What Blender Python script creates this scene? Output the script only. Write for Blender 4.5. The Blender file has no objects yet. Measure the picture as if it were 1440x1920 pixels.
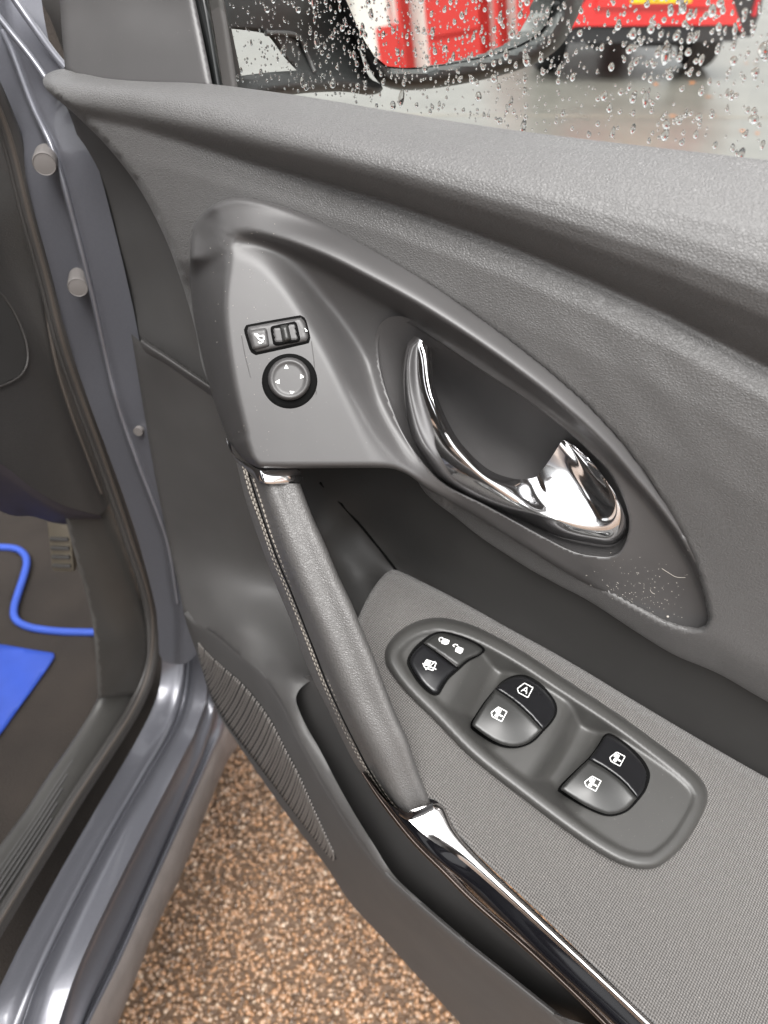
import bpy, bmesh, math, random
import numpy as np
from mathutils import Matrix, Vector
from mathutils.geometry import delaunay_2d_cdt

sc = bpy.context.scene
col = sc.collection
rnd = random.Random(7)
rad = math.radians

# ------------------------------------------------------------------ camera
CAM = np.array([0.0, 0.0, 1.25])
PITCH = rad(40.0)
FPX = 1443.0                                  # focal length in pixels of the 1440x1920 photograph
cd = bpy.data.cameras.new("camera")
cam = bpy.data.objects.new("camera", cd)
col.objects.link(cam)
cam.location = CAM
cam.rotation_euler = (rad(90) - PITCH, 0, 0)
cd.sensor_fit = 'VERTICAL'
cd.sensor_height = 24.0
cd.lens = 24.0 * FPX / 1920.0
cd.clip_start = 0.02
cd.clip_end = 400.0
cd.dof.use_dof = True
cd.dof.focus_distance = 0.42
cd.dof.aperture_fstop = 6.0
sc.camera = cam

# ------------------------------------------------------------------ sky, sun, exposure
SUN_EL, SUN_AZ = rad(64), rad(184)            # azimuth measured clockwise from +Y
world = bpy.data.worlds.new("World")
sc.world = world
world.use_nodes = True
nt = world.node_tree
bg = nt.nodes["Background"]
sky = nt.nodes.new("ShaderNodeTexSky")
sky.sky_type = 'NISHITA'
sky.sun_disc = False
sky.sun_elevation = SUN_EL
sky.sun_rotation = SUN_AZ
sky.air_density = 1.0
sky.dust_density = 6.0
sky.ozone_density = 1.0
hsv = nt.nodes.new("ShaderNodeHueSaturation")  # a flat white overcast
hsv.inputs["Saturation"].default_value = 0.10
nt.links.new(sky.outputs[0], hsv.inputs["Color"])
gam = nt.nodes.new("ShaderNodeGamma")          # cloud evens out the brightness of the dome
gam.inputs["Gamma"].default_value = 0.6
nt.links.new(hsv.outputs[0], gam.inputs["Color"])
nt.links.new(gam.outputs[0], bg.inputs["Color"])
bg.inputs["Strength"].default_value = 0.15
sl = bpy.data.lights.new("sun", 'SUN')
sl.energy = 1.1
sl.angle = rad(42)
sl.color = (1.0, 0.98, 0.955)
so = bpy.data.objects.new("sun", sl)
col.objects.link(so)
sdir = Vector((math.sin(SUN_AZ) * math.cos(SUN_EL), math.cos(SUN_AZ) * math.cos(SUN_EL), math.sin(SUN_EL)))
so.rotation_euler = sdir.to_track_quat('Z', 'Y').to_euler()
so.location = (0, 0, 6)
vs = sc.view_settings
vs.view_transform = 'Standard'
vs.look = 'None'
vs.gamma = 1.0
vs.exposure = 2.42
sc.cycles.max_bounces = 10
sc.cycles.transparent_max_bounces = 12
sc.cycles.use_denoising = True

# ------------------------------------------------------------------ frames
FW = np.array([0, math.cos(PITCH), -math.sin(PITCH)])
UP = np.array([0, math.sin(PITCH), math.cos(PITCH)])
RT = np.array([1.0, 0, 0])
DA = rad(29.0)
DR = np.array([math.cos(DA), -math.sin(DA), 0])          # along the door towards its rear edge
DN = np.array([-math.sin(DA), -math.cos(DA), 0])         # out of the door towards the seat
CF = np.array([math.sin(rad(8.7)), math.cos(rad(8.7)), 0])   # car forward
CS = np.array([CF[1], -CF[0], 0])                         # out of the car side (to the right)
WC = 0.33                                                # camera to door plane


def rays(x, y):
    x = np.atleast_1d(np.asarray(x, float)); y = np.atleast_1d(np.asarray(y, float))
    a = (x - 720.0) / FPX; b = -(y - 960.0) / FPX
    return FW[None, :] + a[:, None] * RT + b[:, None] * UP


class Frame:
    """A family of parallel planes: n.p = c0 + value; unit of value is metres."""
    def __init__(self, n, origin):
        self.n = np.asarray(n, float) / np.linalg.norm(n)
        self.c = float(self.n @ np.asarray(origin, float))

    def p(self, x, y, v):
        d = rays(x, y)
        v = np.broadcast_to(np.asarray(v, float), (len(d),))
        t = (self.c + v - self.n @ CAM) / (d @ self.n)
        return CAM[None, :] + t[:, None] * d

    def one(self, x, y, v=0.0):
        return self.p([x], [y], [v])[0]

    def val(self, pt):
        return float(self.n @ np.asarray(pt)) - self.c


DOOR = Frame(DN, CAM - WC * DN)
SIDE = Frame(CS, CAM)          # value = offset to the right of the camera along the car's side normal
FRONT = Frame(CF, CAM)         # value = distance ahead of the camera along the car
LEVEL = Frame([0, 0, 1], [0, 0, 0])
a1, a2, a3 = DOOR.one(740, 1072, -.012), DOOR.one(1440, 1462, -.012), DOOR.one(820, 1505, .112)
an = np.cross(a2 - a1, a3 - a1)
if an[2] < 0: an = -an
ARM = Frame(an, a1)


def project(P):
    P = np.atleast_2d(P) - CAM
    z = P @ FW
    return np.stack([720 + FPX * (P @ RT) / z, 960 - FPX * (P @ UP) / z], 1)


# ------------------------------------------------------------------ scene graph helpers
MATS = {}
LOC = {}


def empty(name, loc, rz=0.0, label=None, cat=None, group=None):
    o = bpy.data.objects.new(name, None)
    col.objects.link(o)
    o.empty_display_size = 0.1
    o.location = loc
    o.rotation_euler = (0, 0, rz)
    LOC[o] = (Matrix.Translation(Vector(loc)) @ Matrix.Rotation(rz, 4, 'Z')).inverted()
    tag(o, label, cat, group)
    return o


def tag(o, label=None, cat=None, group=None, kind=None):
    if label: o['label'] = label
    if cat: o['category'] = cat
    if group: o['group'] = group
    if kind: o['kind'] = kind
    return o


def root_inv(o):
    while o is not None and o not in LOC and o.parent is not None:
        o = o.parent
    return LOC.get(o)


def mk(name, V, F, mat, parent=None, smooth=True, sharp=35, label=None):
    V = np.asarray(V, float)
    inv = root_inv(parent) if parent is not None else None
    if inv is not None:
        M = np.array(inv)
        V = V @ M[:3, :3].T + M[:3, 3]
    me = bpy.data.meshes.new(name)
    me.from_pydata([tuple(v) for v in V], [], [tuple(int(i) for i in f) for f in F])
    me.update()
    if smooth:
        me.polygons.foreach_set("use_smooth", [True] * len(me.polygons))
        if sharp: me.set_sharp_from_angle(angle=rad(sharp))
    mats = mat if isinstance(mat, (list, tuple)) else [mat]
    for m in mats:
        me.materials.append(MATS[m])
    o = bpy.data.objects.new(name, me)
    col.objects.link(o)
    if parent is not None: o.parent = parent
    if label: o['label'] = label
    return o


def cr(P, n, closed=False):
    """Catmull-Rom through P sampled to n points of about equal arc length."""
    P = np.asarray(P, float)
    if len(P) == 2 and not closed:
        t = np.linspace(0, 1, n)[:, None]
        return P[0] * (1 - t) + P[1] * t
    if closed:
        Q = np.vstack([P[-1], P, P[0], P[1]])
    else:
        Q = np.vstack([2 * P[0] - P[1], P, 2 * P[-1] - P[-2]])
    out = []
    m = 24
    for i in range(1, len(Q) - 2):
        p0, p1, p2, p3 = Q[i - 1], Q[i], Q[i + 1], Q[i + 2]
        t = np.linspace(0, 1, m, endpoint=False)[:, None]
        out.append(.5 * (2 * p1 + (p2 - p0) * t + (2 * p0 - 5 * p1 + 4 * p2 - p3) * t * t + (3 * p1 - p0 - 3 * p2 + p3) * t ** 3))
    out = np.vstack(out + [Q[-2][None]])
    s = np.r_[0, np.cumsum(np.linalg.norm(np.diff(out[:, :2], axis=0), axis=1) + 1e-9)]
    tt = np.linspace(0, s[-1], n + 1)[:-1] if closed else np.linspace(0, s[-1], n)
    return np.stack([np.interp(tt, s, out[:, k]) for k in range(out.shape[1])], 1)


def cru(P, m):
    """Catmull-Rom with m samples in every span (centripetal, so close points do not overshoot)"""
    P = np.asarray(P, float)
    if len(P) == 2:
        t = np.linspace(0, 1, m + 1)[:, None]
        return P[0] * (1 - t) + P[1] * t
    sc_ = np.array([1, 1, 3.0])                     # a millimetre weighs about as much as three pixels
    Q = np.vstack([2 * P[0] - P[1], P, 2 * P[-1] - P[-2]])
    k = np.r_[0, np.cumsum(np.sqrt(np.linalg.norm(np.diff(Q * sc_, axis=0), axis=1) + 1e-6))]
    out = []
    for i in range(1, len(Q) - 2):
        t = np.linspace(k[i], k[i + 1], m, endpoint=False)[:, None]
        A1 = (k[i] - t) / (k[i] - k[i - 1]) * Q[i - 1] + (t - k[i - 1]) / (k[i] - k[i - 1]) * Q[i]
        A2 = (k[i + 1] - t) / (k[i + 1] - k[i]) * Q[i] + (t - k[i]) / (k[i + 1] - k[i]) * Q[i + 1]
        A3 = (k[i + 2] - t) / (k[i + 2] - k[i + 1]) * Q[i + 1] + (t - k[i + 1]) / (k[i + 2] - k[i + 1]) * Q[i + 2]
        B1 = (k[i + 1] - t) / (k[i + 1] - k[i - 1]) * A1 + (t - k[i - 1]) / (k[i + 1] - k[i - 1]) * A2
        B2 = (k[i + 2] - t) / (k[i + 2] - k[i]) * A2 + (t - k[i]) / (k[i + 2] - k[i]) * A3
        out.append((k[i + 1] - t) / (k[i + 1] - k[i]) * B1 + (t - k[i]) / (k[i + 1] - k[i]) * B2)
    return np.vstack(out + [P[-1:]])


def path(P, step):
    """Closed outline; a point given twice is a corner."""
    P = [tuple(map(float, p)) for p in P]
    n = len(P)
    corners = [i for i in range(n) if P[i] == P[(i + 1) % n]]
    if not corners:
        L = sum(math.dist(P[i], P[(i + 1) % n]) for i in range(n))
        return cr(P, max(8, int(L / step)), True)
    R = P[corners[0] + 1:] + P[:corners[0] + 1]      # starts at a corner, ends at it
    segs, cur = [], []
    for p in R:
        if cur and p == cur[-1]:
            segs.append(cur); cur = [p]
        else:
            cur.append(p)
    segs.append(cur)
    if segs[-1][-1] != segs[0][0]: segs[-1].append(segs[0][0])
    out = []
    for s in segs:
        if len(s) < 2: continue
        L = sum(math.dist(s[i], s[i + 1]) for i in range(len(s) - 1))
        out.append(cr(s, max(2, int(L / step) + 1))[:-1])
    return np.vstack(out)


def inside(poly, x, y):
    r = np.zeros(len(x), bool)
    n = len(poly)
    x1, y1 = poly[:, 0], poly[:, 1]
    x2, y2 = np.roll(x1, -1), np.roll(y1, -1)
    for i in range(n):
        if y1[i] == y2[i]: continue
        c = ((y1[i] > y) != (y2[i] > y)) & (x < (x2[i] - x1[i]) * (y - y1[i]) / (y2[i] - y1[i]) + x1[i])
        r ^= c
    return r


def bdist(poly, x, y):
    A = poly; B = np.roll(poly, -1, 0)
    best = np.full(len(x), 1e9)
    for a, b in zip(A, B):
        ab = b - a
        L = ab @ ab + 1e-12
        t = np.clip(((x - a[0]) * ab[0] + (y - a[1]) * ab[1]) / L, 0, 1)
        best = np.minimum(best, (x - a[0] - t * ab[0]) ** 2 + (y - a[1] - t * ab[1]) ** 2)
    return np.sqrt(best)


def tps(ctrl, lam=1e-4):
    """Smooth surface through scattered (px, py, mm); returns metres."""
    C = np.asarray(ctrl, float)
    X = C[:, :2] / 500.0
    h = C[:, 2] / 1000.0
    n = len(X)

    def U(r2): return np.where(r2 > 0, r2 * np.log(r2 + 1e-20), 0)
    d2 = ((X[:, None] - X[None]) ** 2).sum(-1)
    A = np.zeros((n + 3, n + 3))
    A[:n, :n] = U(d2) + lam * np.eye(n)
    A[:n, n] = 1; A[:n, n + 1:] = X
    A[n:, :n] = A[:n, n:].T
    sol = np.linalg.solve(A, np.r_[h, 0, 0, 0])

    def f(x, y):
        x = np.atleast_1d(np.asarray(x, float)) / 500.0; y = np.atleast_1d(np.asarray(y, float)) / 500.0
        out = np.empty(len(x))
        for i in range(0, len(x), 4000):
            xs, ys = x[i:i + 4000], y[i:i + 4000]
            r2 = (xs[:, None] - X[None, :, 0]) ** 2 + (ys[:, None] - X[None, :, 1]) ** 2
            out[i:i + 4000] = U(r2) @ sol[:n] + sol[n] + sol[n + 1] * xs + sol[n + 2] * ys
        return out
    return f


def surf(name, outline, wf, step, frame, mat, parent=None, skirt=(), holes=(), hole_skirt=(), sharp=35, label=None, jit=0.0):
    """A sculpted sheet: outline and depth function wf(x, y, distance to outline), with edge returns (skirt)."""
    B = path(outline, step)
    H = [path(h, step) for h in holes]
    x0, y0 = B.min(0); x1, y1 = B.max(0)
    gx, gy = [], []
    k = 0
    yy = y0
    while yy < y1:
        xs = np.arange(x0 + (step / 2 if k % 2 else 0), x1, step)
        gx.append(xs); gy.append(np.full(len(xs), yy))
        yy += step * .866; k += 1
    gx = np.concatenate(gx); gy = np.concatenate(gy)
    m = inside(B, gx, gy)
    for h in H: m &= ~inside(h, gx, gy)
    gx, gy = gx[m], gy[m]
    m = bdist(B, gx, gy) > step * .55
    for h in H: m &= bdist(h, gx, gy) > step * .55
    gx, gy = gx[m], gy[m]
    pts = [B] + H + [np.stack([gx, gy], 1)]
    edges = []
    off = 0
    for L in [B] + H:
        n = len(L)
        edges += [(off + i, off + (i + 1) % n) for i in range(n)]
        off += n
    Pt = np.vstack(pts)
    vo, eo, fo, ov, oe, of = delaunay_2d_cdt([Vector(p) for p in Pt], edges, [], 0, 1e-4)
    Q = np.array([tuple(v) for v in vo])
    F = np.array([f for f in fo if len(f) == 3])
    c = Q[F].mean(1)
    m = inside(B, c[:, 0], c[:, 1])
    for h in H: m &= ~inside(h, c[:, 0], c[:, 1])
    F = F[m]
    d = bdist(B, Q[:, 0], Q[:, 1])
    w = wf(Q[:, 0], Q[:, 1], d)
    V = frame.p(Q[:, 0], Q[:, 1], w)
    # orientation towards the camera
    fl = [tuple(f) for f in F]
    n0 = np.cross(V[F[:, 1]] - V[F[:, 0]], V[F[:, 2]] - V[F[:, 0]])
    flip = ((CAM - V[F[:, 0]]) * n0).sum(1) < 0
    fl = [f[::-1] if q else f for f, q in zip(fl, flip)]
    inv = {}
    for i, o in enumerate(ov):
        for j in o: inv[j] = i
    V = list(V)
    off = 0
    for li, L in enumerate([B] + H):
        n = len(L)
        idx = [inv[off + i] for i in range(n)]
        off += n
        rings = skirt if li == 0 else hole_skirt
        if not rings: continue
        area = np.sum(L[:, 0] * np.roll(L[:, 1], -1) - np.roll(L[:, 0], -1) * L[:, 1])
        t = np.roll(L, -1, 0) - np.roll(L, 1, 0)
        t /= np.linalg.norm(t, axis=1)[:, None] + 1e-9
        nr = np.stack([t[:, 1], -t[:, 0]], 1) * (1 if area > 0 else -1)
        if li > 0: nr = -nr
        wb = wf(L[:, 0], L[:, 1], np.zeros(n))
        prev = idx
        for dpx, dw in rings:
            ww = (np.minimum(wb, dw[0] / 1000) if isinstance(dw, tuple) else wb + dw / 1000)
            Pn = frame.p(L[:, 0] + nr[:, 0] * dpx, L[:, 1] + nr[:, 1] * dpx, ww)
            cur = list(range(len(V), len(V) + n))
            V += list(Pn)
            for i in range(n):
                j = (i + 1) % n
                q = (prev[i], prev[j], cur[j], cur[i])
                fl.append(q if (area > 0) == (li == 0) else q[::-1])
            prev = cur
    o = mk(name, np.array(V), fl, mat, parent, True, sharp, label)
    bm = bmesh.new(); bm.from_mesh(o.data)
    bmesh.ops.recalc_face_normals(bm, faces=bm.faces)
    s = 0.0
    bm.to_mesh(o.data); bm.free()
    return o


def loft(name, curves, n, m, frame, mat, parent=None, close_u=False, sharp=35, label=None):
    """Sheet through curves of (px, py, mm); n samples along, m rows between neighbours."""
    C = [cr(np.asarray(c, float), n) for c in curves]
    R = []
    K = len(C)
    for i in range(n):
        sec = np.array([c[i] for c in C])
        R.append(cru(sec, m))
    R = np.array(R)                               # n, rows, 3
    rows = R.shape[1]
    X = R.reshape(-1, 3)
    V = frame.p(X[:, 0], X[:, 1], X[:, 2] / 1000)
    F = []
    for i in range(n - 1):
        for j in range(rows - 1):
            a = i * rows + j
            F.append((a, a + 1, a + rows + 1, a + rows))
        if close_u:
            F.append((i * rows + rows - 1, i * rows, (i + 1) * rows, (i + 1) * rows + rows - 1))
    return mk(name, V, F, mat, parent, True, sharp, label)


def lofts(name, secs, mat, parent=None, m=4, sharp=35, label=None, cap=True):
    """Loft whose curves are already world space arrays of one length (closed rings)."""
    S = np.array(secs)
    n, k = S.shape[:2]
    V = S.reshape(-1, 3)
    F = []
    for i in range(n - 1):
        for j in range(k):
            j2 = (j + 1) % k
            F.append((i * k + j, i * k + j2, (i + 1) * k + j2, (i + 1) * k + j))
    if cap:
        F.append(tuple(range(k))[::-1]); F.append(tuple(range((n - 1) * k, n * k)))
    return mk(name, V, F, mat, parent, True, sharp, label)


def tube_geo(P, r, k=8, closed=False):
    P = np.asarray(P, float)
    n = len(P)
    r = np.broadcast_to(np.asarray(r, float), (n,))
    T = np.gradient(P, axis=0)
    if closed:
        T = np.roll(P, -1, 0) - np.roll(P, 1, 0)
    T /= np.linalg.norm(T, axis=1)[:, None] + 1e-12
    a = np.cross(T[0], [0, 0, 1.0])
    if np.linalg.norm(a) < 1e-3: a = np.cross(T[0], [1.0, 0, 0])
    V = []
    for i in range(n):
        a = a - T[i] * (a @ T[i]); a /= np.linalg.norm(a)
        b = np.cross(T[i], a)
        for j in range(k):
            th = 2 * math.pi * j / k
            V.append(P[i] + r[i] * (math.cos(th) * a + math.sin(th) * b))
    F = []
    for i in range(n if closed else n - 1):
        i2 = (i + 1) % n
        for j in range(k):
            j2 = (j + 1) % k
            F.append((i * k + j, i * k + j2, i2 * k + j2, i2 * k + j))
    if not closed:
        F.append(tuple(range(k))[::-1]); F.append(tuple(range((n - 1) * k, n * k)))
    return V, F


def tube(name, P, r, mat, parent=None, k=8, closed=False, label=None):
    V, F = tube_geo(P, r, k, closed)
    return mk(name, V, F, mat, parent, True, 50, label)


def box_geo(c, s, R=None, bev=0.0):
    bm = bmesh.new()
    bmesh.ops.create_cube(bm, size=1.0)
    for v in bm.verts: v.co = Vector((v.co.x * s[0], v.co.y * s[1], v.co.z * s[2]))
    if bev:
        bmesh.ops.bevel(bm, geom=list(bm.edges), offset=bev, segments=2, affect='EDGES', profile=.6)
    bm.verts.index_update()
    V = np.array([tuple(v.co) for v in bm.verts])
    F = [tuple(v.index for v in f.verts) for f in bm.faces]
    bm.free()
    if R is not None: V = V @ np.asarray(R).T
    return V + np.asarray(c), F


def join(parts):
    V, F = [], []
    for v, f in parts:
        o = len(V)
        V += list(v)
        F += [tuple(i + o for i in q) for q in f]
    return np.array(V), F


# ------------------------------------------------------------------ materials
def mat(name, base, rough=.5, metal=0.0, spec=.5, coat=0.0, var=.12, vscale=40, bump=None, sheen=0.0, coords='Object', dust=0.0, rvar=0.08):
    m = bpy.data.materials.new(name)
    m.use_nodes = True
    t = m.node_tree
    N, L = t.nodes, t.links
    b = N["Principled BSDF"]
    b.inputs["Base Color"].default_value = (*base, 1)
    b.inputs["Roughness"].default_value = rough
    b.inputs["Metallic"].default_value = metal
    b.inputs["Specular IOR Level"].default_value = spec
    b.inputs["Coat Weight"].default_value = coat
    b.inputs["Coat Roughness"].default_value = .06
    if sheen:
        b.inputs["Sheen Weight"].default_value = sheen
        b.inputs["Sheen Roughness"].default_value = .5
    tc = N.new("ShaderNodeTexCoord")
    out = tc.outputs[coords]
    if var:
        nz = N.new("ShaderNodeTexNoise")
        nz.inputs["Scale"].default_value = vscale
        nz.inputs["Detail"].default_value = 5
        L.new(out, nz.inputs["Vector"])
        mx = N.new("ShaderNodeMix"); mx.data_type = 'RGBA'
        mx.inputs[6].default_value = (*[c * (1 - var) for c in base], 1)
        mx.inputs[7].default_value = (*[min(1, c * (1 + var)) for c in base], 1)
        L.new(nz.outputs["Fac"], mx.inputs[0])
        res = mx.outputs[2]
        if dust:
            n2 = N.new("ShaderNodeTexNoise")
            n2.inputs["Scale"].default_value = 900
            n2.inputs["Detail"].default_value = 2
            L.new(out, n2.inputs["Vector"])
            rp = N.new("ShaderNodeValToRGB")
            rp.color_ramp.elements[0].position = .70
            rp.color_ramp.elements[1].position = .80
            L.new(n2.outputs["Fac"], rp.inputs["Fac"])
            ml = N.new("ShaderNodeMath"); ml.operation = 'MULTIPLY'; ml.inputs[1].default_value = dust
            L.new(rp.outputs["Color"], ml.inputs[0])
            mx2 = N.new("ShaderNodeMix"); mx2.data_type = 'RGBA'
            mx2.inputs[7].default_value = (.45, .42, .38, 1)
            L.new(ml.outputs[0], mx2.inputs[0]); L.new(res, mx2.inputs[6])
            res = mx2.outputs[2]
        L.new(res, b.inputs["Base Color"])
        if rvar:
            mr = N.new("ShaderNodeMapRange")
            mr.inputs["To Min"].default_value = max(0.0, rough - rvar); mr.inputs["To Max"].default_value = min(1.0, rough + rvar)
            n3 = N.new("ShaderNodeTexNoise"); n3.inputs["Scale"].default_value = vscale * .45; n3.inputs["Detail"].default_value = 6
            L.new(out, n3.inputs["Vector"])
            L.new(n3.outputs["Fac"], mr.inputs["Value"]); L.new(mr.outputs[0], b.inputs["Roughness"])
    if bump:
        bump(t, out, b)
    MATS[name] = m
    return m


def bump_node(t, height, b, strength, dist):
    bn = t.nodes.new("ShaderNodeBump")
    bn.inputs["Strength"].default_value = strength
    bn.inputs["Distance"].default_value = dist
    t.links.new(height, bn.inputs["Height"])
    t.links.new(bn.outputs[0], b.inputs["Normal"])


def grain(scale, strength=.6, dist=.0006, stretch=(1, 1, 1.5)):
    def f(t, out, b):
        N, L = t.nodes, t.links
        mp = N.new("ShaderNodeMapping")
        mp.inputs["Scale"].default_value = stretch
        L.new(out, mp.inputs["Vector"])
        nz = N.new("ShaderNodeTexNoise"); nz.inputs["Scale"].default_value = scale * .5; nz.inputs["Detail"].default_value = 2
        L.new(mp.outputs[0], nz.inputs["Vector"])
        mxv = N.new("ShaderNodeVectorMath"); mxv.operation = 'MULTIPLY_ADD'
        mxv.inputs[1].default_value = (1.1 / scale,) * 3
        L.new(nz.outputs["Color"], mxv.inputs[0]); L.new(mp.outputs[0], mxv.inputs[2])
        vo = N.new("ShaderNodeTexVoronoi"); vo.feature = 'DISTANCE_TO_EDGE'
        vo.inputs["Scale"].default_value = scale
        L.new(mxv.outputs[0], vo.inputs["Vector"])
        mr = N.new("ShaderNodeMapRange"); mr.interpolation_type = 'SMOOTHSTEP'
        mr.inputs["From Max"].default_value = .28
        L.new(vo.outputs["Distance"], mr.inputs["Value"])
        n2 = N.new("ShaderNodeTexNoise"); n2.inputs["Scale"].default_value = scale * .8
        L.new(out, n2.inputs["Vector"])
        ad = N.new("ShaderNodeMath"); ad.operation = 'MULTIPLY_ADD'; ad.inputs[1].default_value = .25
        L.new(n2.outputs["Fac"], ad.inputs[0]); L.new(mr.outputs[0], ad.inputs[2])
        bump_node(t, ad.outputs[0], b, strength, dist)
    return f


def fine(scale, strength=.3, dist=.0002):
    def f(t, out, b):
        N, L = t.nodes, t.links
        nz = N.new("ShaderNodeTexNoise"); nz.inputs["Scale"].default_value = scale; nz.inputs["Detail"].default_value = 3
        L.new(out, nz.inputs["Vector"])
        bump_node(t, nz.outputs["Fac"], b, strength, dist)
    return f


def weave(period, strength=.8, dist=.0006):
    def f(t, out, b):
        N, L = t.nodes, t.links
        k = 2 * math.pi / period
        nz = N.new("ShaderNodeTexNoise"); nz.inputs["Scale"].default_value = 160; nz.inputs["Detail"].default_value = 2
        L.new(out, nz.inputs["Vector"])
        av = N.new("ShaderNodeVectorMath"); av.operation = 'MULTIPLY_ADD'; av.inputs[1].default_value = (.0012,) * 3
        L.new(nz.outputs["Color"], av.inputs[0]); L.new(out, av.inputs[2])
        sx = N.new("ShaderNodeSeparateXYZ"); L.new(av.outputs[0], sx.inputs[0])

        def lin(a, bb):
            p = N.new("ShaderNodeMath"); p.operation = 'MULTIPLY'; p.inputs[1].default_value = a * k; L.new(sx.outputs[0], p.inputs[0])
            q = N.new("ShaderNodeMath"); q.operation = 'MULTIPLY_ADD'; q.inputs[1].default_value = bb * k
            L.new(sx.outputs[1], q.inputs[0]); L.new(p.outputs[0], q.inputs[2])
            s = N.new("ShaderNodeMath"); s.operation = 'SINE'; L.new(q.outputs[0], s.inputs[0])
            return s.outputs[0]
        A, B = lin(.97, .26), lin(-.26, .97)
        ml = N.new("ShaderNodeMath"); ml.operation = 'MULTIPLY'; L.new(A, ml.inputs[0]); L.new(B, ml.inputs[1])
        ad = N.new("ShaderNodeMath"); ad.operation = 'MULTIPLY_ADD'; ad.inputs[1].default_value = 1.2
        n2 = N.new("ShaderNodeTexNoise"); n2.inputs["Scale"].default_value = 1500
        L.new(out, n2.inputs["Vector"])
        L.new(n2.outputs["Fac"], ad.inputs[0]); L.new(ml.outputs[0], ad.inputs[2])
        bump_node(t, ad.outputs[0], b, strength, dist)
        # thread colour follows the weave
        bc = b.inputs["Base Color"].links[0].from_socket
        mr = N.new("ShaderNodeMapRange"); mr.inputs["From Min"].default_value = -1; mr.inputs["To Min"].default_value = .30; mr.inputs["To Max"].default_value = 1.6
        L.new(ml.outputs[0], mr.inputs["Value"])
        mm = N.new("ShaderNodeMix"); mm.data_type = 'RGBA'; mm.blend_type = 'MULTIPLY'; mm.inputs[0].default_value = 1
        L.new(bc, mm.inputs[6]); L.new(mr.outputs[0], mm.inputs[7])
        L.new(mm.outputs[2], b.inputs["Base Color"])
    return f


mat("trim_grain", (.074, .072, .071), .46, spec=.55, bump=grain(620, .40, .0004), dust=.10, sheen=.07)
mat("trim_soft", (.058, .056, .055), .56, bump=fine(1400, .25, .0002), dust=.06)
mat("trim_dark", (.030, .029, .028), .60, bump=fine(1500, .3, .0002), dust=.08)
mat("satin_plastic", (.054, .052, .052), .43, bump=fine(1600, .12, .0001), dust=.10)
mat("switch_plastic", (.042, .041, .039), .42, bump=fine(1600, .3, .0002), dust=.18)
mat("button_black_and_shade", (.009, .009, .010), .28, dust=.05)  # also window switch rear halves, with their shade put into the colour
mat("button_grey_and_lit", (.023, .023, .022), .36, dust=.05)  # also window switch front halves, with the sky's light put into the colour
mat("gap_black", (.003, .003, .003), .7, var=0, spec=.05)
mat("leather", (.090, .087, .085), .40, bump=grain(760, .5, .0004, (1, 1, 1)))
mat("rib_plastic", (.14, .13, .122), .5)
mat("cup_plastic", (.075, .072, .072), .8, spec=.25, bump=fine(2200, .5, .0003))
mat("grille_dark", (.010, .010, .010), .8)
mat("thread", (.26, .235, .205), .8, bump=fine(3000, .4, .0003))
mat("fabric", (.098, .092, .087), .92, bump=weave(.0019), sheen=.25, spec=.2, dust=.5, var=.28, vscale=800)
mat("chrome", (.90, .90, .91), .09, 1.0, var=.02, rvar=.02)
mat("gloss_black", (.004, .004, .005), .05, 0.0, .3, coat=0.0, var=0)
mat("gloss_cap", (.62, .60, .59), .08, 1.0, var=.02, rvar=.02)
mat("lip_ground_reflection", (.030, .021, .017), .25, .6, var=.2)  # black gloss lip; the ground's brown reflection is put into its base colour
mat("icon_white", (.82, .82, .80), .5, var=0)
mat("paint", (.130, .132, .150), .36, .45, .5, coat=.5, var=.08, vscale=500, bump=fine(60, .06, .002))
mat("rubber", (.045, .042, .040), .55, bump=fine(900, .3, .0003))
mat("rubber_brown", (.06, .05, .043), .55)
mat("plug_grey", (.13, .12, .115), .55, var=.1)
mat("dash_dark", (.034, .032, .031), .6, bump=grain(500, .4, .0003))
mat("dash_purple", (.040, .036, .046), .6)
mat("sill_plastic", (.045, .043, .040), .48, bump=fine(900, .4, .0003), dust=.05)
mat("cladding", (.17, .15, .14), .75, bump=fine(500, .4, .0005), var=.3)
mat("carpet", (.026, .020, .016), .95, bump=fine(500, 1.0, .002), var=.6, vscale=14)
mat("blue_piping", (.035, .085, .42), .7, bump=fine(900, .5, .0005))
mat("blue_sheet", (.02, .06, .36), .55, var=.3, vscale=20)
mat("pedal_metal", (.15, .13, .10), .45, .5)
mat("seal_black", (.008, .009, .009), .35)
mat("mirror_shell", (.020, .021, .021), .42, var=.2)
mat("mirror_glass", (.92, .94, .92), .015, 1.0, var=0)
mat("concrete", (.128, .124, .110), .30, var=.35, vscale=3, bump=fine(60, .35, .003))
mat("joint_grey", (.24, .21, .17), .6)
mat("tarmac", (.13, .078, .045), .38, var=.5, vscale=120, bump=fine(220, 1.0, .004))
mat("car_red", (.62, .020, .020), .25, 0, .5, coat=1.0, var=.03)
mat("car_black", (.018, .018, .020), .5)
mat("tyre", (.020, .020, .021), .75)
mat("rim_grey", (.35, .35, .35), .35, .6)
mat("plate_yellow", (.80, .56, .02), .4, var=.02)
mat("car_glass", (.01, .012, .014), .05, 0, .6, var=0)
mat("lamp_red", (.45, .01, .02), .15, coat=1.0, var=.05)
mat("wall_white", (.86, .86, .83), .6, var=.08, vscale=2)
mat("wall_red", (.62, .03, .025), .5, var=.12, vscale=3)
mat("wall_grey", (.34, .34, .33), .7)
mat("leaf", (.42, .15, .04), .6, var=.4, vscale=20)
mat("lint", (.30, .28, .25), .8, var=.1)


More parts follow.
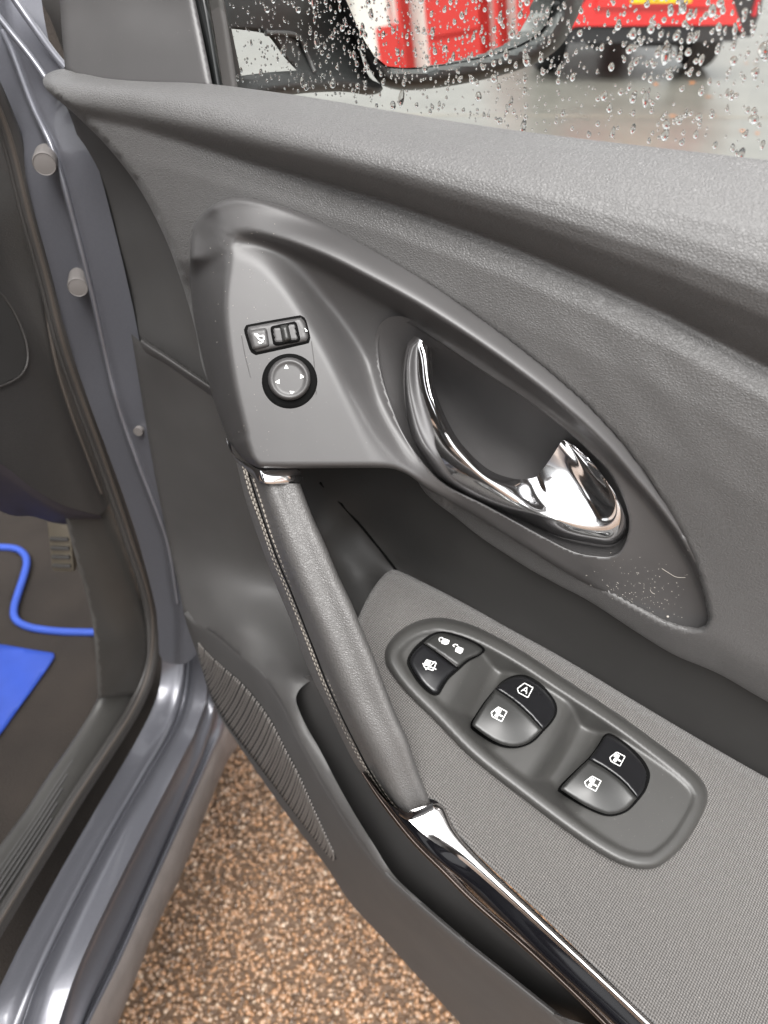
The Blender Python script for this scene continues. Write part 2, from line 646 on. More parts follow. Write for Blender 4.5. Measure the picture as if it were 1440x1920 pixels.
def stone_mat():
    m = bpy.data.materials.new("stone"); m.use_nodes = True
    t = m.node_tree; b = t.nodes["Principled BSDF"]
    g = t.nodes.new("ShaderNodeNewGeometry")
    r = t.nodes.new("ShaderNodeValToRGB")
    e = r.color_ramp.elements
    e[0].color = (0.091, 0.057, 0.035, 1); e[0].position = 0
    e[1].color = (0.471, 0.357, 0.258, 1); e[1].position = 1
    for p, c in ((.22, (0.205, 0.118, 0.065, 1)), (.42, (0.342, 0.182, 0.087, 1)), (.58, (0.266, 0.171, 0.106, 1)), (.8, (0.38, 0.198, 0.091, 1)), (.92, (0.365, 0.251, 0.167, 1))):
        q = e.new(p); q.color = c
    t.links.new(g.outputs["Random Per Island"], r.inputs[0])
    t.links.new(r.outputs[0], b.inputs["Base Color"])
    b.inputs["Roughness"].default_value = .10
    b.inputs["Coat Weight"].default_value = 1.0; b.inputs["Coat Roughness"].default_value = .05
    MATS["stone"] = m


def glass_mats():
    m = bpy.data.materials.new("pane_glass"); m.use_nodes = True
    t = m.node_tree; t.nodes.remove(t.nodes["Principled BSDF"])
    tr = t.nodes.new("ShaderNodeBsdfTransparent"); tr.inputs[0].default_value = (.95, .96, .95, 1)
    gl = t.nodes.new("ShaderNodeBsdfGlossy"); gl.inputs["Roughness"].default_value = .01
    fr = t.nodes.new("ShaderNodeFresnel"); fr.inputs[0].default_value = 1.35
    mx = t.nodes.new("ShaderNodeMixShader")
    t.links.new(fr.outputs[0], mx.inputs[0]); t.links.new(tr.outputs[0], mx.inputs[1]); t.links.new(gl.outputs[0], mx.inputs[2])
    t.links.new(mx.outputs[0], t.nodes["Material Output"].inputs[0])
    MATS["pane_glass"] = m
    m = bpy.data.materials.new("water"); m.use_nodes = True
    b = m.node_tree.nodes["Principled BSDF"]
    b.inputs["Transmission Weight"].default_value = 1; b.inputs["IOR"].default_value = 1.33; b.inputs["Roughness"].default_value = 0
    MATS["water"] = m


stone_mat(); glass_mats()

# ------------------------------------------------------------------ ground
def sheet(name, pts, z, m, label, cat):
    o = mk(name, [(x, y, z) for x, y in pts], [tuple(range(len(pts)))], m, None, False)
    return tag(o, label, cat, kind='structure')


sheet("ground", [(-150, -150), (150, -150), (150, 150), (-150, 150)], 0.0, "tarmac", "rough brown wet tarmac of small stones below the open car door", "ground")
sheet("yard", [(-60, 2.2), (90, 1.2), (90, 110), (-60, 110)], 0.004, "concrete", "wet pale concrete yard seen through the door window", "yard")


def gravel():
    ico = bmesh.new(); bmesh.ops.create_icosphere(ico, subdivisions=1, radius=1.0)
    ico.verts.index_update()
    IV = np.array([tuple(v.co) for v in ico.verts]); IF = np.array([[v.index for v in f.verts] for f in ico.faces]); ico.free()
    rg = np.random.default_rng(3)
    A = LEVEL.p([425, 150, 150, 950, 950, 560], [1330, 2000, 2000, 2000, 1900, 1330], 0.0)
    x0, y0 = A[:, 0].min() - .22, A[:, 1].min() - .1
    x1, y1 = A[:, 0].max() + .12, A[:, 1].max() + .2
    V, F = [], []
    n = 27000
    for i in range(n):
        x, y = rg.uniform(x0, x1), rg.uniform(y0, y1)
        s = rg.uniform(.0022, .0056)
        a = rg.uniform(0, 6.28)
        q = IV * (1 + rg.uniform(-.22, .22, (12, 1))) * np.array([s, s * rg.uniform(.6, 1), s * rg.uniform(.5, .8)])
        c, sn = math.cos(a), math.sin(a)
        q = q @ np.array([[c, sn, 0], [-sn, c, 0], [0, 0, 1]])
        V.append(q + [x, y, rg.uniform(0, .0055)])
        F.append(IF + 12 * i)
    o = mk("gravel", np.vstack(V), np.vstack(F), "stone", None, True, 0)
    tag(o, "wet orange brown stones of the tarmac between sill and door", "gravel", kind='stuff')


gravel()

# ------------------------------------------------------------------ the door
cb = SIDE.one(300, 1200, -.33)
car = empty("car", (cb[0], cb[1], 0), -rad(8.7), "dark blue grey car with its door open, showing charcoal trim, chrome lever and window switches", "car")
door = car

bez_out = [(360, 440), (374, 409), (402, 383), (440, 371), (490, 376), (560, 398), (640, 431), (720, 473), (800, 519), (880, 571), (960, 628), (1040, 690), (1110, 751), (1170, 815), (1220, 880), (1260, 941), (1295, 1003),
           (1320, 1062), (1337, 1120), (1344, 1160), (1336, 1184), (1310, 1194), (1270, 1187), (1236, 1174), (1172, 1139), (1108, 1100), (1044, 1063), (952, 1005), (874, 957), (830, 932), (797, 912), (770, 893), (745, 881), (719, 877),
           (640, 877), (560, 877.5), (500, 877), (484, 876), (484, 876), (465, 866), (447, 849), (432, 829), (415, 789), (395, 729), (375, 650), (362, 580), (357, 510)]
# main upper trim ------------------------------------------------------------
belt = [(400, 159), (480, 169), (560, 180), (640, 193), (720, 207), (900, 236), (1100, 262), (1300, 285), (1440, 301), (1600, 318), (1850, 343)]
trim_out = [(100, 134), (125, 130), (160, 137), (200, 147), (250, 152), (300, 154), (350, 155)] + belt + \
           [(1850, 343), (1850, 1545), (1850, 1545), (1600, 1400), (1440, 1315), (1347, 1262), (1267, 1228), (1203, 1190), (1108, 1128), (1040, 1092),
            (980, 1058), (900, 1005), (850, 965), (800, 925), (740, 850), (560, 760), (430, 760), (385, 700), (368, 620), (340, 525), (308, 440), (260, 350), (205, 278), (150, 222), (110, 187),
            (86, 165), (82, 146)]
def crease_y(x):
    return np.interp(x, [100, 250, 340, 480, 640, 720, 800, 880, 960, 1100, 1250, 1440, 1600, 1850], [205, 236, 262, 306, 352, 376, 404, 433, 463, 522, 590, 690, 775, 910])
def belt_y(x):
    return np.interp(x, [85, 200, 300, 400, 560, 720, 900, 1100, 1300, 1440, 1600, 1850], [140, 147, 154, 159, 180, 207, 236, 262, 285, 301, 318, 343])
def trim_w(x, y, d):
    b, c = belt_y(x), crease_y(x)
    k = np.clip((x - 140) / 260, 0, 1)                     # the fold fades towards the front tip
    kk = np.clip((x - 120) / 500, 0.25, 1)
    s = (y - b) / np.maximum(c - b, 20)                     # 0 at the glass, 1 at the crease
    up = np.interp(s, [0, .1, .22, .36, .5, .64, .76, .88, 1.0], [-34, -20, -8, 1, 6.5, 9.5, 8.4, 1.6, -8.5])
    t = (y - c)
    # lower face: from the crease, slightly swelling
    lo = -8.5 + np.interp(t, [0, 20, 60, 140, 260, 420, 640, 900], [0, 4.2, 9.0, 12.6, 14.8, 14.5, 15.5, 16.5])
    w = np.where(s < 1, up, lo)
    flat = np.interp(y - b, [0, 12, 30, 70, 140, 300], [-14, -3, 0, 1, 1, 2])
    w = w * kk + flat * (1 - kk)
    # soft waves beside the lever surround
    g = np.exp(-((x - 1180) / 230) ** 2) * np.exp(-((y - 780) / 260) ** 2)
    w = w + g * .16 * np.sin((x * .86 - y * .62) / 13.5)
    # turning under below the surround
    tl = np.interp(x, [850, 980, 1108, 1203, 1267, 1347, 1440, 1600, 1850], [965, 1058, 1128, 1190, 1228, 1262, 1315, 1400, 1545])
    u = np.clip(1 - (tl - y) / 70, 0, 1)
    w = w - 9 * u ** 2 * (x > 840)
    e = np.clip(1 - d / 9, 0, 1)
    w = w - 5 * e ** 2 * (x < 395)
    bp = np.array(bez_out)
    db = bdist(bp, x, y) * np.where(inside(bp, x, y), 1, -1)
    w = w - 7 * np.exp(-(np.maximum(0, -db) / 26) ** 2) * np.clip((450 - x) / 30, 0, 1) * np.clip((y - 490) / 50, 0, 1)
    w = w - 45 * np.clip((db - 14) / 14, 0, 1)
    return w / 1000
# smooth the piecewise profile
def smoothed(f, r):
    def g(x, y, d):
        acc = 0
        for dx, dy in ((0, 0), (r, 0), (-r, 0), (0, r), (0, -r), (.7 * r, .7 * r), (-.7 * r, .7 * r), (.7 * r, -.7 * r), (-.7 * r, -.7 * r)):
            acc = acc + f(x + dx, y + dy, d)
        return acc / 9
    return g
TW = smoothed(trim_w, 3.5)
surf("upper_trim", trim_out, TW, 8, DOOR, "trim_grain", door, skirt=[(1.0, -4), (0, -30)], sharp=0)

# front trim below the wing of the upper trim
FT = tps([(120, 190, -40), (150, 280, -44), (188, 420, -46), (222, 560, -44), (246, 640, -36), (150, 205, -30), (210, 270, -22), (270, 340, -19), (320, 430, -18), (385, 640, -18), (395, 720, -20), (310, 650, -24), (250, 450, -30), (290, 560, -28)])
surf("front_trim", [(120, 190), (120, 190), (150, 210), (210, 270), (270, 340), (320, 430), (355, 530), (385, 640), (430, 760), (430, 760), (385, 722), (310, 670), (246, 628), (246, 628), (222, 560), (188, 420), (165, 330), (140, 240)],
     lambda x, y, d: FT(x, y), 9, DOOR, "trim_soft", door, skirt=[(0, -40)], sharp=0)

# lower trim: front wall, upward shelf and pocket rim
ridge = [(345, 1150, -1), (375, 1172, 5), (405, 1191, 12), (444, 1224, 24), (475, 1249, 33), (501, 1278, 42), (530, 1322, 54), (561, 1387, 69), (600, 1458, 80),
         (640, 1525, 91), (679, 1583, 101), (717, 1633, 108), (775, 1688, 117), (862, 1763, 127), (950, 1833, 134), (1040, 1905, 140), (1130, 1975, 144)]
rim_in = [(1160, 1945), (1110, 1925), (1032, 1897), (979, 1856), (903, 1792), (833, 1728), (746, 1650), (700, 1582), (666, 1528), (632, 1468), (600, 1406), (574, 1361), (557, 1322), (556, 1303), (567, 1287), (586, 1275)]
rim_in_w = [143, 142, 138, 133, 125, 116, 108, 100, 91, 80, 68, 60, 54, 47, 40, 33]
LTW = tps([(246, 625, -14), (300, 660, -8), (390, 722, -14), (255, 700, -16), (275, 800, -20), (300, 980, -24), (322, 1070, -22), (345, 1150, -4), (340, 800, -16), (400, 850, -19), (440, 900, -23),
           (350, 950, -24), (420, 1000, -29), (480, 1000, -32), (380, 1060, -25), (450, 1080, -27), (520, 1100, -34), (400, 1120, -9), (470, 1150, -4), (540, 1170, -11), (450, 1180, 12),
           (520, 1220, 17), (570, 1250, 20), (600, 1290, 33), (500, 1240, 27), (545, 1270, 38), (620, 1250, 4)] +
          [(x, y, w) for x, y, w in ridge[1:]] + [(x, y, w + .5) for (x, y), w in zip(rim_in, rim_in_w)], 8e-4)
lt_out = [(246, 626), (246, 626), (300, 668), (350, 700), (392, 724), (392, 724), (425, 800), (470, 870), (540, 960), (600, 1110), (650, 1290), (650, 1290), (600, 1278)] + rim_in[::-1] + \
         [(1160, 1945), (1130, 1975)] + [(x, y) for x, y, w in ridge[::-1]] + [(345, 1150), (330, 1080), (312, 1000), (290, 890), (268, 760)]
def lt_w(x, y, d):
    rd = np.clip(1 - d / 9, 0, 1) ** 2 * np.where(y > 1180, .8, 0)
    return LTW(x, y) - rd / 1000
surf("lower_trim", lt_out, lt_w, 8, DOOR, "trim_soft", door, skirt=[(0, -8), (0, -30)], sharp=50)
# ledge that catches the light between front trim and lower trim
led = [(264, 639), (280, 651), (310, 670), (350, 697), (400, 730)]
lw = np.array([-10, -6, -5, -7, -10.0])
def ledc(dx, dy, dw): return [(x + dx, y + dy, w + dw) for (x, y), w in zip(led, lw)]
loft("panel_edge", [ledc(4, -6, -26), ledc(1, -2, -3), ledc(0, 0, -1.5), ledc(-4, 11, -4.5), ledc(-10, 26, -16)], 24, 3, DOOR, "trim_soft", door, sharp=0)

# outer face of the pocket with the speaker grille
sil = [(345, 1152, -4), (356, 1190, 2), (369, 1225, 8), (389, 1290, 20), (410, 1340, 31), (444, 1392, 44), (486, 1454, 58), (527, 1512, 69), (569, 1569, 80), (613, 1626, 89), (658, 1694, 98),
       (717, 1758, 106), (775, 1822, 112), (833, 1886, 118), (900, 1960, 124), (940, 2005, 126)]
rA, sA = cr(ridge, 60), cr([(x, y, w - 16 * min(1, k_ / 4)) for k_, (x, y, w) in enumerate(sil)], 60)
mid = .5 * (rA + sA); mid[:, 2] += np.interp(np.arange(60), [0, 10, 59], [0, 2, 4])
under = sA.copy(); under[:, 1] -= 4; under[:, 0] += 10; under[:, 2] -= 22
back = sA.copy(); back[:, 1] -= 20; back[:, 0] += 60; back[:, 2] = -60
loft("pocket_face", [rA + [7, -5, -4], rA + [.5, 0, -1.0], .6 * rA + .4 * sA + [0, 0, 1.5], .25 * rA + .75 * sA + [0, 0, 2], sA], 60, 5, DOOR, "trim_soft", door, sharp=0)
loft("bottom_return", [sA, under, back], 60, 3, DOOR, "trim_dark", door, sharp=0)

gl_right = [(371, 1203), (392, 1226), (418, 1249), (452, 1278), (486, 1317), (512, 1356), (535, 1402), (561, 1452), (590, 1518), (616, 1577), (632, 1611)]
gl_left = [(370, 1210), (379, 1252), (397, 1307), (426, 1359), (465, 1411), (507, 1465), (548, 1520), (587, 1570), (619, 1609), (631, 1613)]
face_w = tps([(x, y, w) for x, y, w in rA[::3]] + [(x, y, w) for x, y, w in sA[::3]] + [tuple(r) for r in (.6 * rA + .4 * sA + [0, 0, 1.5])[::3]] + [tuple(r) for r in (.25 * rA + .75 * sA + [0, 0, 2])[::3]])
surf("speaker_grille", [gl_right[0], gl_right[0]] + gl_right[1:] + [gl_right[-1]] + gl_left[::-1][1:], lambda x, y, d: face_w(x, y) + .0006, 7, DOOR, "grille_dark", door, sharp=0)
grille = door.children[-1]
GR, GL = cr(gl_right, 200), cr(gl_left, 200)
parts = []
NR = 76
for i in range(1, NR):
    t = i / NR
    a = GL[int(np.clip(t * 1.0 * 199, 0, 199))]
    b = GR[int(np.clip((t - .055 * math.sin(math.pi * t) - .02) * 199, 1, 199))]
    s = np.linspace(0.02, .98, 12)
    bow = np.sin(np.pi * s) * 5
    P = a[None] * (1 - s[:, None]) + b[None] * s[:, None]
    P[:, 1] += bow * .6; P[:, 0] += bow * .3
    W3 = DOOR.p(P[:, 0], P[:, 1], face_w(P[:, 0], P[:, 1]) + .0012)
    parts.append(tube_geo(W3, np.interp(s, [0, .1, .9, 1], [.0005, .0010, .0009, .0005]), 6))
V, F = join(parts)
tag(mk("grille_rib", V, F, "rib_plastic", grille, True, 0), kind='stuff')

# pocket interior
pk_w = tps([(620, 1290, 40), (600, 1400, 42), (700, 1480, 60), (660, 1520, 58), (780, 1620, 84), (740, 1650, 80), (900, 1730, 96), (860, 1760, 92), (1000, 1840, 104), (980, 1860, 100), (1100, 1900, 110), (1180, 2000, 116)])
surf("pocket_wall", [(545, 1270), (545, 1270), (640, 1262), (640, 1262), (720, 1440), (790, 1570), (900, 1690), (1050, 1840), (1180, 1960), (1180, 1960), (1060, 1960), (1060, 1960), (900, 1815), (740, 1672), (640, 1530), (570, 1390)],
     lambda x, y, d: pk_w(x, y), 9, DOOR, "trim_soft", door, sharp=0)
V, F = join([box_geo(DOOR.one(985, 1835, .085), (.05, .03, .02), np.array([DR, -DN, [0, 0, 1]]).T, .003), box_geo(DOOR.one(1000, 1880, .1), (.07, .02, .012), np.array([DR, -DN, [0, 0, 1]]).T, .003)])
mk("pocket_insert", V, F, "trim_dark", door)

# recess between lever surround and armrest
RW = tps([(560, 880, -30), (680, 985, -34), (742, 1068, -36), (640, 1100, -6), (600, 1000, -10), (680, 1160, 10), (620, 1150, 4), (700, 1110, -8), (560, 960, -14), (660, 1060, -16),
          (680, 930, -22), (760, 880, -14), (800, 925, -14), (900, 1005, -12), (1040, 1092, -12), (1203, 1190, -12), (1347, 1262, -11), (1440, 1315, -11), (1600, 1400, -11),
          (760, 960, -20), (860, 1040, -17), (1000, 1130, -16), (1200, 1240, -16), (1440, 1370, -15),
          (850, 1125, -24), (1060, 1240, -22), (1320, 1395, -20), (1440, 1462, -19), (1600, 1545, -18), (1850, 1545, -11), (1850, 1690, -17)], 1e-5)
def crease_line(x, y):
    return x
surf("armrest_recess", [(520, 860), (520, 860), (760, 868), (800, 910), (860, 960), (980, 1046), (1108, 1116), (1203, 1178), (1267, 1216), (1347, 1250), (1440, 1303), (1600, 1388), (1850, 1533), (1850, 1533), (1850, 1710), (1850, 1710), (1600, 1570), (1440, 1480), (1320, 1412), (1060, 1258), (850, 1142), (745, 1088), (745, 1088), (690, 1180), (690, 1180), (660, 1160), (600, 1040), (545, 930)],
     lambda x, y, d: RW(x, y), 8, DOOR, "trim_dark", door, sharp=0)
# thin dark line along the corner crease in the hollow behind the pull handle
seam = np.array([(600, 905), (640, 945), (680, 990), (715, 1033), (745, 1072)])
tube("corner_crease_line", DOOR.p(*seam.T, RW(*seam.T) + .0002), .0009, "gap_black", door)

# armrest ------------------------------------------------------------------
sp_out = [(723, 1237), (727, 1211), (750, 1184), (782, 1166), (819, 1159), (856, 1164), (902, 1180), (975, 1219), (1067, 1279), (1158, 1339), (1227, 1389), (1287, 1435), (1318, 1467), (1326, 1496), (1314, 1532), (1282, 1583), (1250, 1614), (1222, 1628),
          (1181, 1625), (1135, 1605), (1067, 1561), (975, 1492), (883, 1419), (815, 1350), (760, 1295), (732, 1258)]
arm_out = [(735, 1070), (755, 1075), (850, 1122), (950, 1177), (1060, 1238), (1200, 1322), (1320, 1393), (1440, 1461), (1600, 1545), (1850, 1680), (1850, 1680), (1850, 2080), (1850, 2080), (1400, 2080), (1400, 2080),
           (1235, 1926), (1112, 1808), (1010, 1708), (910, 1615), (858, 1560), (826, 1506), (790, 1490), (760, 1455), (705, 1340), (668, 1250), (655, 1200), (670, 1166), (690, 1122), (715, 1085)]
def arm_h(x, y, d, sink=False):
    e = np.clip(1 - d / 14, 0, 1)
    if sink:
        bp = np.array(sp_out)
        db = bdist(bp, x, y) * np.where(inside(bp, x, y), 1, -1)
        e = e + 2.6 * np.sqrt(np.clip((db - 16) / 14, 0, 1))
    return (-2.2 * e ** 2 + 1.2 * np.exp(-((x - 1250) / 260) ** 2 - ((y - 1720) / 170) ** 2) * 2) / 1000
surf("armrest", arm_out, lambda x, y, d: arm_h(x, y, d, True), 9, ARM, "fabric", door, skirt=[(1.5, -2), (1.0, -12)], sharp=0)

# gloss strip along the armrest edge
cap_r = [(806, 1508, 1), (828, 1512, 1.5), (850, 1560, 1.5), (905, 1622, 1), (1008, 1720, 1), (1115, 1820, 1), (1232, 1930, 1), (1380, 2075, 1)]
cap_l = [(754, 1525, -1), (778, 1549, -1.8), (809, 1576, -2.2), (864, 1612, -2), (954, 1690, -1.8), (1069, 1794, -1.5), (1192, 1909, -1.2), (1354, 2071, -1.2)]
face_m = [(722, 1500, -5), (760, 1548, -7), (812, 1603, -8), (870, 1650, -9), (935, 1710, -9), (1040, 1812, -9.5), (1160, 1925, -9.5), (1310, 2075, -9.5)]
face_b = [(680, 1448, -12), (717, 1500, -16), (775, 1572, -20), (833, 1630, -23), (892, 1689, -24), (1008, 1791, -26), (1137, 1916, -27), (1270, 2060, -27)]
lip_b = [(677, 1450, -14), (712, 1504, -18), (769, 1577, -22), (827, 1636, -25), (886, 1695, -26), (1001, 1797, -28), (1130, 1922, -29), (1264, 2066, -29)]
capR = cr(cap_r, 60); capL = cr(cap_l, 60); capR2 = capR + [6, -2, -8]
strip = loft("armrest_strip", [capR2, capR, .5 * capR + .5 * capL + [0, 0, 1.2], capL], 60, 4, ARM, "gloss_cap", door, sharp=0, label="bright polished top edge of the strip")
fb = cr(face_b, 60)
fm1 = cr(face_m, 60)
loft("strip_face", [capL, fm1 + [0, 0, 1.5], .5 * fm1 + .5 * fb + [0, 0, 2], fb], 60, 4, ARM, "gloss_black", strip, sharp=0, label="glossy black side face of the strip")
lp = cr(lip_b, 60)
loft("strip_lip", [fb, .5 * fb + .5 * lp + [0, 0, 1], lp, lp + [14, -10, -34]], 60, 3, ARM, "lip_ground_reflection", strip, sharp=0)

# pull handle ---------------------------------------------------------------
left = [(442, 862), (456, 921), (473, 977), (494, 1035), (517, 1096), (546, 1166), (567, 1226), (590, 1281), (616, 1333), (642, 1387), (668, 1436), (700, 1477), (728, 1505)]
s1 = [(455, 872), (469, 925), (490, 983), (512, 1048), (535, 1102), (556, 1154), (576, 1205), (599, 1265), (626, 1327), (652, 1382), (680, 1433), (712, 1481), (740, 1514)]
s2 = [(472, 888), (490, 942), (508, 1000), (533, 1065), (558, 1125), (585, 1194), (603, 1240), (620, 1285), (650, 1350), (678, 1405), (703, 1455), (732, 1500), (754, 1524)]
fe = [(492, 900), (517, 971), (542, 1044), (573, 1125), (600, 1185), (620, 1240), (640, 1290), (665, 1346), (690, 1398), (710, 1440), (727, 1475), (748, 1512), (760, 1526)]
md = [(528, 906), (553, 968), (578, 1030), (605, 1100), (632, 1162), (652, 1212), (674, 1262), (696, 1318), (722, 1368), (742, 1412), (762, 1462), (780, 1505), (785, 1522)]
rg_ = [(562, 907), (584, 965), (608, 1018), (633, 1078), (658, 1130), (679, 1181), (700, 1231), (721, 1286), (743, 1341), (763, 1384), (784, 1447), (805, 1499), (810, 1512)]
def hb(t): return 70 + 54 * (1 - (1 - np.asarray(t)) ** 1.45)
tt = np.linspace(0, 1, 60)
base = hb(tt)
def hc(pts, off, shift=(0, 0)):
    c = cr(np.array(pts, float), 60)
    return np.column_stack([c[:, 0] + shift[0], c[:, 1] + shift[1], base + off])
hl, hr = cr(np.array(left, float), 60), cr(np.array(rg_, float), 60)
hm = cr(np.array(md, float), 60)
curves = [hc(left, -40, (16, 4)), hc(left, -32, (4, 1)), hc(left, -26), hc(s1, -19.5), hc(s2, -11), hc(fe, -1), hc((np.array(fe) * .6 + np.array(md) * .4), -0.6), hc(md, -4.6), hc(np.array(rg_) * .7 + np.array(md) * .3, -8.0), hc(rg_, -13),
          hc(rg_, -26, (-4, 1)), hc(rg_, -38, (-18, 4))]
grip = loft("pull_handle", curves, 60, 3, DOOR, "leather", door, close_u=True, sharp=0)
# stitches lie on the grip surface: short threads along three seams
def stitches(curve_a, off, nst, r=.00055, side=.25):
    P = cr(np.column_stack([np.array(curve_a, float), hb(np.linspace(0, 1, len(curve_a))) + off]), nst * 4 + 1)
    W = DOOR.p(P[:, 0], P[:, 1], P[:, 2] / 1000)
    out = []
    for i in range(nst):
        seg = W[i * 4:i * 4 + 4].copy()
        tow = CAM - seg; tow /= np.linalg.norm(tow, axis=1)[:, None]
        lift = np.array([-.0001, .0007, .0007, -.0001])[:, None]
        out.append(tube_geo(seg + tow * lift, r, 5))
    return out
V, F = join(stitches(s1, -19.5, 70) + stitches(np.array(s1) * .72 + np.array(s2) * .28, -17.0, 70) + stitches(s2, -11, 70))
tag(mk("stitching", V, F, "thread", grip, True, 0), kind='stuff')
sv = np.column_stack([cr(np.array(s1) * .42 + np.array(s2) * .58, 60), base - 14.2])
tube("seam", DOOR.p(sv[:, 0], sv[:, 1], sv[:, 2] / 1000), .0006, "gap_black", grip, 6)

# chrome ring at the top of the pull handle
rU = [(424, 822, 44), (431, 843, 46), (444, 858, 49), (462, 870, 58), (484, 879, 69), (500, 879.5, 68), (540, 879.5, 59), (556, 880, 53), (563, 884, 46)]
rL = [(430, 832, 40), (436, 855, 42), (450, 875, 46), (468, 892, 56), (487, 904, 73), (505, 907, 73), (540, 907.5, 64), (557, 906, 57), (567, 900, 48)]
RU, RL = cr(rU, 40), cr(rL, 40)
loft("handle_ring", [RU + [2, 4, -4], RU, .5 * RU + .5 * RL + [0, 0, 1.2], RL, RL + [1, -6, -3]], 40, 4, DOOR, "chrome", door, sharp=60)

# foot collar
ft = np.column_stack([cr([(748, 1521), (765, 1530), (790, 1522), (812, 1511)], 20), np.full(20, 1.5)])
loft("foot_collar", [ft + [0, -6, 8], ft + [0, -2, 6], ft + [0, 3, 4], ft + [1, 8, 0]], 20, 2, ARM, "gloss_black", door, sharp=0)

# lever surround -------------------------------------------------------------
cup_hole = [(709, 655), (711, 630), (719, 611), (738, 600), (769, 607), (789, 618), (843, 653), (913, 700), (991, 751), (1061, 805), (1108, 848), (1147, 890), (1174, 949), (1180, 988), (1168, 1027), (1147, 1043), (1108, 1042), (1069, 1032),
            (1010, 1002), (913, 949), (836, 910), (797, 873), (758, 817), (731, 754), (714, 696)]
def smin(a, b, k):
    h = np.clip(.5 + .5 * (b - a) / k, 0, 1)
    return b * (1 - h) + a * h - k * h * (1 - h)
def smax(a, b, k): return -smin(-a, -b, k)
def pdist(P, x, y):
    """distance to an open polyline and position (px x of the nearest point, side)"""
    P = np.asarray(P, float)
    best = np.full(len(x), 1e9); nx = np.zeros(len(x)); ny = np.zeros(len(x)); sd = np.zeros(len(x))
    for a, b in zip(P[:-1], P[1:]):
        ab = b - a; L = ab @ ab
        t = np.clip(((x - a[0]) * ab[0] + (y - a[1]) * ab[1]) / L, 0, 1)
        qx, qy = a[0] + t * ab[0], a[1] + t * ab[1]
        d2 = (x - qx) ** 2 + (y - qy) ** 2
        m = d2 < best
        best = np.where(m, d2, best); nx = np.where(m, qx, nx); ny = np.where(m, qy, ny)
        sd = np.where(m, np.sign(ab[0] * (y - a[1]) - ab[1] * (x - a[0])), sd)
    return np.sqrt(best), nx, ny, sd
TOP = cr([(366, 424), (374, 409), (402, 383), (440, 371), (490, 376), (560, 398), (640, 431), (720, 473), (800, 519), (880, 571), (960, 628), (1040, 690), (1110, 751), (1170, 815), (1220, 880), (1260, 941), (1295, 1003), (1320, 1062), (1337, 1120), (1344, 1160)], 120)
LEFT = cr([(374, 409), (360, 440), (357, 510), (362, 580), (375, 650), (395, 729), (415, 789), (432, 829), (447, 849), (465, 866), (484, 876)], 70)
RIDGE = cr([(455, 455), (500, 482), (540, 530), (585, 600), (622, 665), (660, 740), (700, 815), (735, 868), (760, 900)], 60)
LOW = tps([(560, 500, 8), (640, 560, 2), (690, 600, 0), (700, 680, 5), (722, 740, 16), (750, 800, 23), (785, 868, 28), (830, 920, 22), (900, 955, 17.5), (980, 1000, 14), (1060, 1042, 11), (1110, 1062, 9), (1160, 1065, 5.5), (1190, 1020, 3.5), (1195, 970, 3), (1170, 900, 3), (1240, 1060, .5), (1260, 1120, -1),
           (1200, 1110, 2), (1320, 1160, -1), (1290, 1180, -.5), (1220, 1160, 1.5), (1100, 1095, 6.5), (960, 1010, 13.5), (860, 950, 19), (790, 905, 26), (1000, 730, 0), (850, 640, 0), (1120, 830, 2)], 3e-4)
def bez_raw(x, y):
    plate = 16.9 - .1304 * x + .1397 * y
    dr, _, _, sd = pdist(RIDGE, x, y)
    q = dr * -sd                                     # right of the ridge is positive
    slope = np.interp(y, [480, 560, 700, 800, 880], [.22, .34, .38, .30, .18])
    body = smin(plate, plate - slope * q, 7.0)
    body = smax(body, LOW(x, y) * 1000, 6.0)
    dl, _, ly, _ = pdist(LEFT, x, y)
    base = np.interp(ly, [400, 440, 510, 580, 650, 729, 789, 829, 849, 866, 876], [8, 4, 3, 5, 11, 20, 31, 41, 49, 62, 73])
    gap = np.interp(ly, [400, 440, 510, 580, 650, 729, 789, 829, 849, 866, 876], [70, 74, 68, 60, 55, 49, 44, 38, 28, 14, 3])
    edge = 16.9 - .1304 * (360 + gap) + .1397 * ly
    edge = np.interp(ly, [400, 440, 510, 580, 650, 729, 789, 829, 849, 866, 876], [20, 24, 32, 42, 52, 62, 69, 73, 75, 76, 76])
    t = dl / gap
    flank = base + (edge - base) * np.where(t < 1, .62 * t + .38 * (1 - (1 - np.minimum(t, 1)) ** 2.4), 1 + .62 * (t - 1))
    body = smin(body, flank, 2.2)
    dt, tx, ty, _ = pdist(TOP, x, y)
    hc = np.interp(tx, [357, 400, 480, 640, 900, 1100, 1200, 1280, 1344], [19, 21, 21, 19.5, 17, 14, 11.5, 8, 3])
    ds = np.interp(tx, [357, 440, 560, 720, 900, 1100, 1220, 1300, 1344], [62, 66, 58, 55, 50, 44, 34, 16, 7])
    hc = np.where(ty > 1000, np.interp(ty, [1000, 1060, 1120, 1160], [8.5, 5.5, 3.8, 3]), hc)
    u = np.clip(dt / ds, 0, 1)
    rim = hc * (.55 * np.sin(u * math.pi / 2) + .45 * u) - .62 * np.maximum(0, dt - ds) - .5
    return smax(body, rim, np.interp(tx, [420, 540, 700, 1300], [16, 9, 4, 2.5]))
def bez_w(x, y, d):
    e = np.clip(1 - d / 9, 0, 1)
    r = 3.5 + 8 * np.exp(-((x - 432) / 55) ** 2 - ((y - 450) / 50) ** 2)
    acc = bez_raw(x, y)
    for k_ in range(6):
        acc = acc + bez_raw(x + r * math.cos(k_ * math.pi / 3), y + r * math.sin(k_ * math.pi / 3))
    return (acc / 7 - 2.6 * e ** 2) / 1000
bez = surf("lever_surround", bez_out, bez_w, 5, DOOR, "satin_plastic", door, holes=[cup_hole], skirt=[(.5, -2.5), (0, (-14,))], hole_skirt=[(.8, -1.2), (1.5, -4), (1.5, (-28,))], sharp=0)

